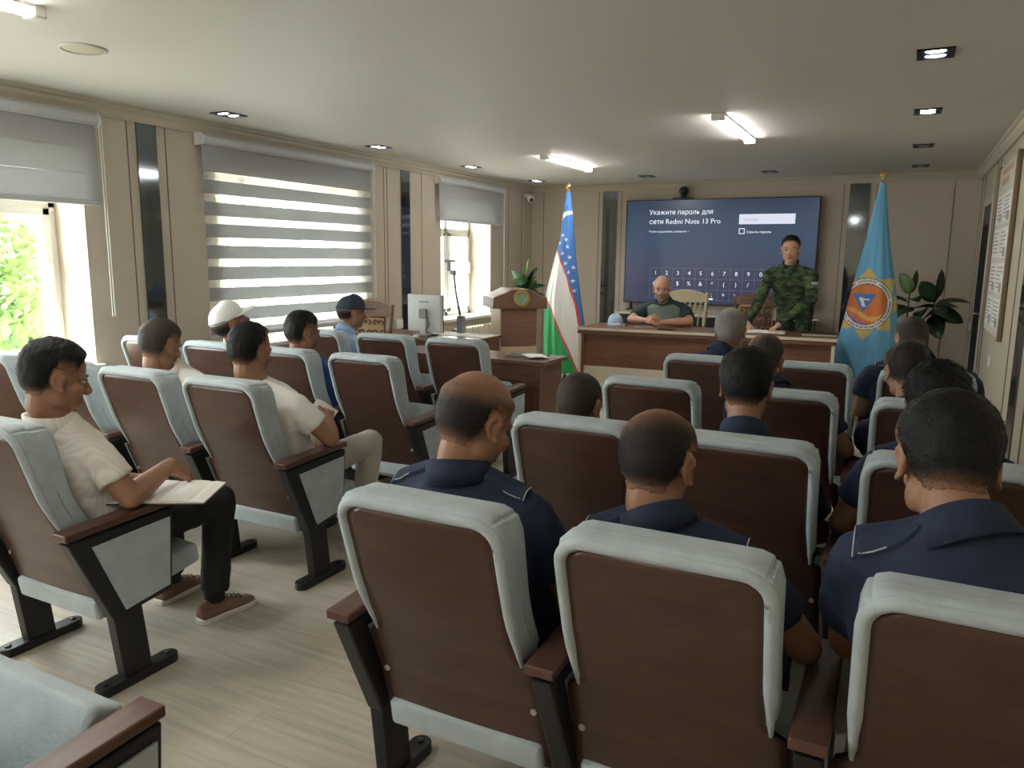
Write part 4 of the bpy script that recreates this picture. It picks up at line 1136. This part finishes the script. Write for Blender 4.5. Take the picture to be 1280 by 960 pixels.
def person(label, base, hip, sh, head, yaw=0, pitch=0, roll=0, turn=0, g=1.0, skin='skin', shirt='navy', sleeve=.62, trousers='navyt', hair='full', hairm='hair', T=.014, strands=1500,
           armR=None, armL=None, legR=None, legL=None, voxel=.0055, collar=True, epau=False, cap=None, feet=True, beard=None, vest=None, shoulders=.172, shoe='bshoe', curl=0.0, face=False, braid=True, hs=1.04):
    """all joints in world coordinates; base = (x, y) of the figure on the floor"""
    B = V((base[0], base[1], 0)); L = lambda p: V(p) - B
    hip, S, Hd = L(hip), L(sh), L(head)
    r = V((math.cos(turn), math.sin(turn), 0)); f = V((-math.sin(turn), math.cos(turn), 0))
    Mh = Matrix.Translation(Hd) @ Matrix.Rotation(yaw, 4, 'Z') @ Matrix.Rotation(-pitch, 4, 'X') @ Matrix.Rotation(roll, 4, 'Y') @ Matrix.Scale(hs, 4)
    nape = Mh @ V((0, -.022, -.095))
    S.z = min(S.z, nape.z - .062); upv = (S - hip).normalized()
    N0 = S + (nape - S) * .45
    mid = (hip + S) * .5 - f * .05
    tor = [(0.0, .165, .115), (.12, .172, .122), (.3, .168 * g, .120 * g), (.5, .168 * g, .122 * g), (.68, .180 * g, .122 * g), (.82, .190 * (g + 1) / 2, .115), (.93, .178 * (g + 1) / 2, .095), (1.0, .125, .075)]
    def torso(mb, ex):
        rings = [ring(hip - upv * (.06 + ex), r, f, .10, .08), ]
        for t, a, b in tor:
            c = curve3(hip, mid, S, t); c2 = curve3(hip, mid, S, min(1, t + .02)) - curve3(hip, mid, S, max(0, t - .02))
            ax = c2.normalized(); ff = (f - ax * f.dot(ax)).normalized()
            if t > .9: ff = (f - upv * f.dot(upv)).normalized()
            rings.append(ring(c, r, ff, a + ex, b + ex))
        ax = (nape - S).normalized(); ff = (f - ax * f.dot(ax)).normalized()
        rings.append(ring(N0, r, ff, .068 + ex * .8, .064 + ex * .8))
        mb.loft(rings)
    sR, sL = S + r * shoulders * (1 + (g - 1) * .4) - upv * .062, S - r * shoulders * (1 + (g - 1) * .4) - upv * .062
    body = MB(); torso(body, -.008)
    body.capsule(N0 - (nape - S) * .2, .058 * (g + 1) / 2, Mh @ V((0, -.024, -.06)), .051, 16)
    head_prims(body, Mh, True, 1.0 + (g - 1) * .6)
    arms = []
    for s, sp, arm in ((1, sR, armR), (-1, sL, armL)):
        if arm is None:
            arm = (sp + B - upv * .26 + f * .08 + r * s * .035, sp + B - upv * .33 + f * .30 - r * s * .06, V((-s * .4, 1, -.2)), V((0, 0, -1)), (.5, .55, .6, .7))
        el, wr, hd, hn, cu = L(arm[0]), L(arm[1]), V(arm[2]), V(arm[3]), arm[4]
        arms.append((s, sp, el, wr))
        gg = (g + 1) / 2
        body.capsule(sp, .050 * gg, el, .040 * gg); m_ = el + (wr - el) * .3
        body.capsule(el, .041 * gg, m_, .043 * gg); body.capsule(m_, .043 * gg, wr, .027)
        body.capsule(wr - (wr - el).normalized() * .02, .027, wr + hd.normalized() * .02, .024)
        hand_prims(body, wr, hd, hn, s, cu)
    legs = []
    for s, leg in ((1, legR), (-1, legL)):
        if leg is None:
            k = hip + B + f * .43 + r * s * .11 + V((0, 0, .03)); leg = (k, V((k.x, k.y, .085)) + f * .02)
        kn, an = L(leg[0]), L(leg[1]); hj = hip + r * s * .095
        legs.append((s, hj, kn, an))
        body.capsule(hj, .072, kn, .050); body.capsule(kn, .050, kn + (an - kn) * .35, .050); body.capsule(kn + (an - kn) * .35, .050, an, .034)
    # shirt, trousers
    bm = smooth_union(body, voxel, 2)
    bm.materials.append(M[skin])
    P = link('person', bm, None, B); tag(P, label, 'person')
    sm_ = MB(); torso(sm_, .010)
    if collar: sm_.tube([S - upv * .03, N0 - (nape - S) * .2, N0 + (nape - S).normalized() * .012], [.085, .072 * (g + 1) / 2, .058 * (g + 1) / 2 + .007], 20)
    for s, sp, el, wr in arms:
        gg = (g + 1) / 2
        sm_.capsule(sp - r * s * .012, .062 * gg, sp + (el - sp) * .25, .061 * gg); sm_.capsule(N0 - (nape - S) * .25 + r * s * .03, .045 * gg, sp + upv * .012, .050 * gg)
        d = (el - sp)
        if sleeve == 'long':
            sm_.tube([sp, sp + d * .5, el - d * .06, el + d * .03], [.060 * gg, .056 * gg, .053 * gg, .052 * gg], 16)
            sm_.capsule(el, .052 * gg, el + (wr - el) * .3, .052 * gg); sm_.tube([el + (wr - el) * .2, el + (wr - el) * .7, wr - (wr - el) * .02], [.053 * gg, .044, .038], 16)
        else:
            sm_.tube([sp, sp + d * .3, sp + d * sleeve * .7, sp + d * sleeve], [.060 * gg, .064 * gg, .064 * gg, .066 * gg], 18)
    shm = smooth_union(sm_, .0085, 9)
    nrm = [v.normal.copy() for v in shm.vertices]
    for v, vn in zip(shm.vertices, nrm):
        q = v.co + B
        w_ = noise.noise(q * 9) * .004 + (abs(noise.noise(V((q.x * 14, q.y * 14, q.z * 26)))) - .2) * .007 * (1 if shirt != 'stripe' else 1.1)
        v.co = v.co + vn * w_
    shm.materials.append(M[shirt]); so_ = link('shirt', shm, P)
    tr = MB()
    rr = [ring(hip + upv * .06, r, f, .182, .132), ring(hip, r, f, .183, .134), ring(hip - upv * .07 + f * .02, r, f, .168, .12)]
    tr.loft(rr)
    for s, hj, kn, an in legs:
        tr.capsule(hj, .088, kn, .066); tr.capsule(kn, .066, kn + (an - kn) * .3, .064)
        tr.tube([kn + (an - kn) * .15, kn + (an - kn) * .6, an + (kn - an) * .05], [.064, .060, .056], 16)
    tm = smooth_union(tr, .011, 3)
    nrm = [v.normal.copy() for v in tm.vertices]
    for v, vn in zip(tm.vertices, nrm):
        q = v.co + B; v.co = v.co + vn * ((abs(noise.noise(q * 16)) - .2) * .006)
    tm.materials.append(M[trousers]); link('trousers', tm, P)
    if feet:
        for s, hj, kn, an in legs:
            fd = (f + r * s * .12).normalized(); sd_ = V((fd.y, -fd.x, 0)); a0 = V((an.x, an.y, 0))
            rings = []
            for u, w_, h_ in ((-.075, .020, .055), (-.068, .032, .085), (-.03, .037, .098), (.03, .038, .085), (.08, .043, .062), (.13, .046, .05), (.165, .038, .042), (.183, .018, .032)):
                c = a0 + fd * u
                rings.append([c + sd_ * (w_ * math.cos(t)) + V((0, 0, .024 + max(0, math.sin(t)) * (h_ - .024) - max(0, -math.sin(t)) * .004)) for t in [2 * PI * k / 14 for k in range(14)]])
            sh_ = MB().loft(rings).build('shoe', M[shoe], P, smooth=True)
            so = [[(p_.x, p_.y, z_) for p_ in []] for z_ in ()]
            ol = []
            for u, w_ in ((-.082, .022), (-.06, .036), (0, .040), (.08, .047), (.13, .05), (.17, .04), (.19, .018)): ol.append((u, w_))
            poly = [a0 + fd * u + sd_ * w_ for u, w_ in ol] + [a0 + fd * u - sd_ * w_ for u, w_ in reversed(ol)]
            MB().loft([[V((p_.x, p_.y, 0)) for p_ in poly], [V((p_.x, p_.y, .026)) for p_ in poly]]).build('sole', M['sole' if shoe == 'shoe' else 'bshoe'], sh_, bevel=.006)
            if shoe == 'shoe':
                la = MB()
                for k in range(4):
                    c = a0 + fd * (.05 + .022 * k) + V((0, 0, .083 - .008 * k)); la.tube([c - sd_ * .022 - V((0, 0, .008)), c + V((0, 0, .004)), c + sd_ * .022 - V((0, 0, .008))], .003, 6)
                la.build('laces', M['leather'], sh_, smooth=True)
                MB().tube([an + V((0, 0, .06)), an - V((0, 0, .02))], [.043, .04], 14).build('sock', M['blackc'], P, smooth=True)
    # collar
    if collar:
        ax = ((nape - S).normalized() + V((0, 0, .3))).normalized(); ff = (f - ax * f.dot(ax)).normalized(); rx = ax.cross(ff) * -1
        rx = ff.cross(ax)
        rings = []; n = 40; c0 = N0 + ax * (-.004)
        for k in range(n + 1):
            a = math.radians(115) + math.radians(310) * k / n  # gap at the front
            dirv = rx * math.cos(a) + ff * math.sin(a); bk = max(0, -math.sin(a)); R0 = .059 * (g + 1) / 2 + .004
            hgt = .026 + .016 * bk
            base_ = c0 + ax * (.012 * bk - .012 * max(0, math.sin(a)))
            rings.append([base_ + dirv * R0, base_ + dirv * (R0 + .004) + ax * hgt, base_ + dirv * (R0 + .012) + ax * (hgt + .003), base_ + dirv * (R0 + .026) - ax * .020, base_ + dirv * (R0 + .020) - ax * .022, base_ + dirv * (R0 + .008) + ax * (hgt - .012), base_ + dirv * (R0 + .004) - ax * .01])
        MB().loft(rings).build('collar', M[shirt], P, smooth=True)
    if epau:
        bv = BVHTree.FromPolygons([v.co.copy() for v in shm.vertices], [tuple(p.vertices) for p in shm.polygons])
        for s in (-1, 1):
            row = []
            for k in range(11):
                u = .085 + (.185 * (1 + (g - 1) * .4) - .085) * k / 10; line = []
                for dy in (-.024, -.012, 0, .012, .024):
                    o_ = S + r * s * u + f * (dy - .01) + V((0, 0, .25)); hit = bv.ray_cast(o_, V((0, 0, -1)), .6)
                    line.append(hit[0] if hit[0] else None)
                row.append(line)
            row = [l for l in row if all(l)]
            if len(row) < 4: continue
            up_ = V((0, 0, .012)); lo = V((0, 0, .003))
            rings = [[p + lo for p in l] + [p + up_ for p in reversed(l)] for l in row]
            e = MB().loft(rings).build('epaulette', M[shirt], P)
            if braid:
                tip = row[-1]; pts = [row[k][0] + up_ for k in range(len(row))]
                MB().tube([p + up_ for p in tip] + list(reversed(pts[5:-1])), .0016, 6).build('braid', M['trim'], e)
    if vest:
        vb = MB(); torso(vb, .019)
        vm = smooth_union(vb, .009, 3); vm.materials.append(M[vest]); vo = link('vest', vm, P)
    Mi = Mh.inverted()
    if hair and hair != 'none':
        make_hair(bm, Mi, lambda p: hair_f(p, hair) if not cap else min(hair_f(p, hair), .035 - p.z), T, hairm, P, 'hair', strands, int(abs(head[0] * 100)) + 1, curl)
    if beard: make_hair(bm, Mi, beard_f, .0035, beard, P, 'beard', 0, 5)
    if cap:
        cm = MB(); rings = []
        for k in range(9):
            ph = (PI / 2) * k / 8.3; q = math.cos(ph) ** .8
            rings.append([Mh @ V((.0875 * q * math.cos(a), -.012 + .108 * q * math.sin(a), .028 + .100 * math.sin(ph) + .01 * math.sin(a))) for a in [2 * PI * j / 32 for j in range(32)]])
        inner = [[Mh @ (Mi @ p * .96 + V((0, 0, -.002))) for p in rg] for rg in rings]
        cm.loft(list(reversed(inner)) + rings, cap=True)
        hat = cm.build('cap', M[cap], P, smooth=True)
        br = MB(); rg = []
        for k in range(15):
            a = math.radians(20) + math.radians(140) * k / 14; ext = .085 * math.sin((a - math.radians(20)) / math.radians(140) * PI) ** .6
            p0 = V((.084 * math.cos(a), -.012 + .100 * math.sin(a), .036)); p1 = V((.090 * math.cos(a), -.012 + .106 * math.sin(a) + ext, .030 - .012 * abs(math.cos(a)) + .012))
            rg.append([Mh @ p0, Mh @ p1, Mh @ (p1 - V((0, 0, .004))), Mh @ (p0 - V((0, 0, .005)))])
        br.loft(rg).build('brim', M[cap], hat, smooth=False)
        MB().ell((0, 0, 0), (.008, .008, .004), Mh @ Matrix.Translation((0, -.012, .1275))).build('button', M[cap], hat, smooth=True)
        MB().tube([Mh @ V((.0885 * math.cos(a), -.012 + .109 * math.sin(a), .030)) for a in [PI * 1.1 + PI * .8 * k / 12 for k in range(13)]], .005, 6).build('strap', M['mongrey'] if cap == 'capw' else M[cap], hat)
    if face:
        for s in (-1, 1):
            ey = MB().ell((0, 0, 0), (.0115, .0105, .0062), Mh @ Matrix.Translation((s * .031, .0745, .000)), 14, 10).build('eye', M['eyew'], P, smooth=True)
            MB().ell((0, 0, 0), (.0056, .004, .0056), Mh @ Matrix.Translation((s * .031, .0822, .0)), 12, 8).build('iris', M['eyed'], ey, smooth=True)
            MB().tube([Mh @ V((s * .016, .0875, .0165)), Mh @ V((s * .031, .083, .0215)), Mh @ V((s * .048, .070, .0165))], [.0036, .0048, .0024], 8).build('eyebrow', M[hairm if hair != 'none' else 'stub'], P, smooth=True)
            MB().tube([Mh @ V((s * .020, .0835, .0065)), Mh @ V((s * .031, .0865, .0082)), Mh @ V((s * .043, .078, .0055))], [.0018, .0026, .0018], 6).build('eyelid', M[skin], P, smooth=True)
        lp = MB().ell((0, 0, 0), (.021, .0125, .0048), Mh @ Matrix.Translation((0, .0855, -.0605)), 14, 8); lp.ell((0, 0, 0), (.018, .012, .0058), Mh @ Matrix.Translation((0, .084, -.0718)), 14, 8)
        lp.build('mouth', M['lip'], P, smooth=True)
    return P

def sitter(label, cx, row, hx, htop, dyh=.30, lean=.0, **kw):
    """someone seated in a chair: cx chair centre, head centre x, top of the head z"""
    ry = ROWY[row]; hz = htop - .118
    a = dict(label=label, base=(cx, ry + .42), hip=(cx, ry + .40, .455), sh=(cx + (hx - cx) * .6, ry + .285 + lean * .6, hz - .20), head=(hx, ry + dyh + lean, hz), pitch=.30)
    a.update(kw); return person(**a)

RX90 = (.35, .4, .45, .5)
# left block
sitter('man in a cream striped short sleeved shirt with a notebook, at the left edge', LC[3], 1, -2.575, 1.195, .275, hip=(LC[3], 1.74, .46), sh=(-2.60, 1.60, .875), shirt='stripe', skin='skin', trousers='blackc', T=.015, shoe='shoe', pitch=.28, yaw=-.32, voxel=.0045, face=True,
       armR=((-2.325, 1.66, .665), (-2.405, 1.895, .715), V((.15, .75, -.65)), V((-.6, -.35, -.7)), (.6, .7, .8, .9)), armL=((-2.87, 1.72, .66), (-2.68, 1.95, .60), V((.4, 1, 0)), V((.3, 0, -1)), (.3, .3, .35, .4)),
       legR=((-2.47, 2.17, .49), (-2.45, 2.10, .10)), legL=((-2.77, 2.16, .49), (-2.76, 2.14, .10)))
sitter('man in a white polo with short greying hair, third seat from the window', LC[2], 2, -3.215, 1.175, .235, shirt='polo', hairm='stub', T=.010, g=1.08, sh=(-3.215, 2.60, .905))
sitter('man in a plain white T-shirt and pale grey trousers, elbow on the aisle armrest', LC[3], 2, -2.655, 1.18, .27, shirt='tshirt', collar=False, hair='recede', trousers='greyc', T=.013, hip=(LC[3], 2.72, .46), sh=(-2.61, 2.57, .88), pitch=.2, voxel=.0045, face=True,
       armR=((-2.315, 2.69, .66), (-2.47, 2.85, .715), V((-.6, .6, .25)), V((-.3, -.3, -.9)), (.8, .9, .95, 1.0)), legR=((-2.42, 3.12, .54), (-2.45, 3.08, .10)), legL=((-2.78, 3.12, .50), (-2.78, 3.08, .10)))
sitter('man in a white cap seated in front of the middle window', LC[1], 3, -3.80, 1.19, .24, shirt='beige', cap='capw', pitch=-.36, yaw=-.45, hairm='hairb', face=True)
sitter('dark haired man in a royal blue shirt seated behind the white cap', LC[2], 3, -3.205, 1.155, .25, shirt='blue', T=.014, pitch=.15, yaw=-.4, face=True)
sitter('man in a navy cap and light blue shirt in the front left row', LC[1], 4, -3.77, 1.185, .44, lean=.0, sh=(-3.77, 4.56, .87), shirt='lblue', cap='capn', pitch=.1, yaw=-.5, hairm='hairb', face=True)
# right block
sitter('balding man in navy uniform seated in the large chair by the aisle', RCR[1][0], 1, -.965, 1.195, .37, shirt='navy', epau=True, hair='bald', g=1.12, T=.010, yaw=-.35, pitch=.45, lean=.0, strands=700, sh=(-.975, 1.63, .925), hs=1.1, skin='skin', hairm='hairb')
sitter('man with a bare crown and big ears in navy uniform, bottom middle', RCR[1][1], 1, -.475, 1.155, .36, shirt='navy', epau=True, hair='thin', hairm='hairb', T=.007, yaw=-.18, pitch=.30, roll=-.02, strands=700, sh=(-.44, 1.63, .915),
       armR=((-.135, 1.70, .655), (-.22, 1.93, .62), V((-.4, 1, -.2)), V((0, 0, -1)), (.5, .5, .6, .6)))
sitter('man with thick black hair in navy uniform, largest head at the right edge', RCR[1][2], 1, .098, 1.245, .30, shirt='navy', epau=True, T=.015, yaw=.12, pitch=.50, strands=2600, g=1.15, sh=(.150, 1.515, .995))
sitter('short man whose cropped head just shows over an aisle chair back', RCR[2][0], 2, -1.08, 1.055, .40, shirt='navy', hairm='stub', T=.007, pitch=.30, sh=(-1.04, 2.62, .77), hip=(RCR[2][0], 2.74, .44), strands=700)
sitter('black haired officer in navy seen from behind in the middle of the right block', RCR[2][1], 2, -.455, 1.19, .37, shirt='navy', epau=False, T=.017, pitch=.22, yaw=.0, strands=1800)
sitter('curly dark haired man in navy, mostly behind the largest black head', RCR[2][2], 2, .115, 1.175, .38, shirt='navy', epau=True, T=.020, curl=.22, pitch=.45, strands=2000, sh=(.14, 2.58, .92),
       armL=((-.12, 2.60, .66), (-.08, 2.86, .63), V((.2, 1, -.2)), V((.2, 0, -1)), (.5, .5, .6, .6)))
sitter('thin haired man in navy partly behind the black haired officer\'s head', RCR[3][1], 3, -.555, 1.155, .40, shirt='navy', epau=True, hair='thin', hairm='stub', T=.006, pitch=.40, strands=500, sh=(-.48, 3.56, .945), g=1.1,
       armR=((-.18, 3.56, .68), (-.20, 3.82, .64), V((-.3, 1, -.2)), V((0, 0, -1)), (.5, .5, .6, .6)))
sitter('man with dark brown hair and a visible ear, just behind the broad navy back', RCR[3][2], 3, .035, 1.145, .40, shirt='navy', hairm='hairb', T=.013, pitch=.42, yaw=.25,
       armL=((-.085, 3.64, .68), (.0, 3.88, .62), V((.3, 1, -.2)), V((.2, 0, -1)), (.5, .5, .6, .6)))
sitter('broad navy backed man with short brown hair beside the blue flag', RCR[4][2], 4, .055, 1.175, .62, shirt='navy', hairm='stub', T=.009, pitch=.6, g=1.35, shoulders=.20, epau=True, sh=(.10, 4.62, 1.0), lean=.02, yaw=.35,
       armL=((-.16, 4.62, .68), (-.10, 4.86, .62), V((.2, 1, -.2)), V((.2, 0, -1)), (.5, .5, .6, .6)))
sitter('grey haired man in navy seated in the front row before the long table', RCR[4][0], 4, -.905, 1.195, .40, shirt='navy', epau=False, hairm='hairg', T=.011, pitch=.18, strands=900, sh=(-.955, 4.55, .955), g=1.12, hs=1.08)
# at the table
def PS(x, y, z): return (x * .933, y * .933, 1.5 + (z - 1.5) * .933)
person('bald bearded man in a grey green vest seated with clasped hands at the table', (-2.26, 8.06), hip=(-2.26, 8.10, .50), sh=PS(-2.44, 8.62, 1.04), head=PS(-2.445, 8.50, 1.165), yaw=PI + .20, pitch=.16, turn=PI, g=1.18, skin='skinl', shirt='dgreen', sleeve=.72, vest='vest', trousers='blackc', hair='none', hairm='stub', beard='hairg', face=True, voxel=.0045, shoulders=.20, hs=1.14,
       armR=(PS(-2.77, 8.42, .805), PS(-2.55, 8.24, .815), V((.75, -.35, .1)), V((.5, .6, -.3)), (.55, .6, .65, .7)), armL=(PS(-2.11, 8.47, .805), PS(-2.36, 8.25, .80), V((-.75, -.35, .1)), V((-.5, .6, -.3)), (.75, .8, .85, .9)), legR=((-2.38, 7.72, .53), (-2.38, 7.76, .09)), legL=((-2.14, 7.72, .53), (-2.14, 7.76, .09)))
guard = person('man in green camouflage uniform standing and leaning on the table', (-1.04, 8.23), hip=PS(-1.06, 8.92, .93), sh=PS(-1.12, 8.74, 1.40), head=PS(-1.115, 8.66, 1.612), yaw=PI + .02, pitch=.12, roll=.04, turn=PI - .1, g=1.12, skin='skinl', shirt='camo', sleeve='long', trousers='camo', hair='full', T=.008, face=True, voxel=.0045, shoulders=.195, hs=1.12,
       armR=(PS(-1.39, 8.62, 1.08), PS(-1.478, 8.44, .825), V((.1, -.8, -.55)), V((.1, -.6, -.8)), (.15, .2, .25, .3)), armL=(PS(-.86, 8.52, 1.09), PS(-1.14, 8.32, .83), V((-.45, -.8, -.42)), V((-.1, -.5, -.85)), (.15, .2, .25, .3)),
       legR=((-1.10, 8.28, .50), (-1.11, 8.33, .09)), legL=((-.90, 8.30, .50), (-.89, 8.35, .09)))
pm = Matrix.Translation(V((-.786, 8.012, 1.275)) - V((-1.04, 8.23, 0))) @ Matrix.Rotation(.62, 4, 'Z') @ Matrix.Rotation(-.25, 4, 'X')
MB().box(-.034, .034, -.003, .006, -.012, .012, pm).build('flag_patch', M['trim'], guard)
MB().box(-.034, .034, -.004, .006, -.075, -.022, pm).build('unit_patch', M['vest'], guard)

# ------------------------------------------------------------------ lights
wd = bpy.data.worlds.new('world'); scene.world = wd; wd.use_nodes = True
bg = wd.node_tree.nodes['Background']; bg.inputs[0].default_value = (.92, .97, 1.0, 1); bg.inputs[1].default_value = 5.2
sd = bpy.data.lights.new('sun', 'SUN'); sd.energy = 7; sd.angle = .01; sd.color = (1, .93, .80)
so = bpy.data.objects.new('sun', sd); COL.objects.link(so)
so.rotation_euler = V((-1.0, -.75, 2.1)).to_track_quat('Z', 'Y').to_euler()
for i, (y0, y1, z0, z1) in enumerate(WIN):
    ad = bpy.data.lights.new('window_portal', 'AREA'); ad.shape = 'RECTANGLE'; ad.size = z1 - z0; ad.size_y = y1 - y0; ad.cycles.is_portal = True
    ao = bpy.data.objects.new('window_portal', ad); COL.objects.link(ao); ao.location = (LX - .40, (y0 + y1) / 2, (z0 + z1) / 2)
    ao.rotation_euler = (0, math.radians(-90), 0)
vs_ = scene.view_settings; scene.display_settings.display_device = 'sRGB'
vs_.view_transform = 'Standard'; vs_.look = 'None'; vs_.gamma = 1; vs_.use_curve_mapping = False; vs_.exposure = 2.0
cy = scene.cycles; cy.max_bounces = 10; cy.diffuse_bounces = 6; cy.glossy_bounces = 4; cy.transparent_max_bounces = 12; cy.caustics_reflective = False; cy.caustics_refractive = False
cy.sample_clamp_indirect = 8; cy.use_denoising = True
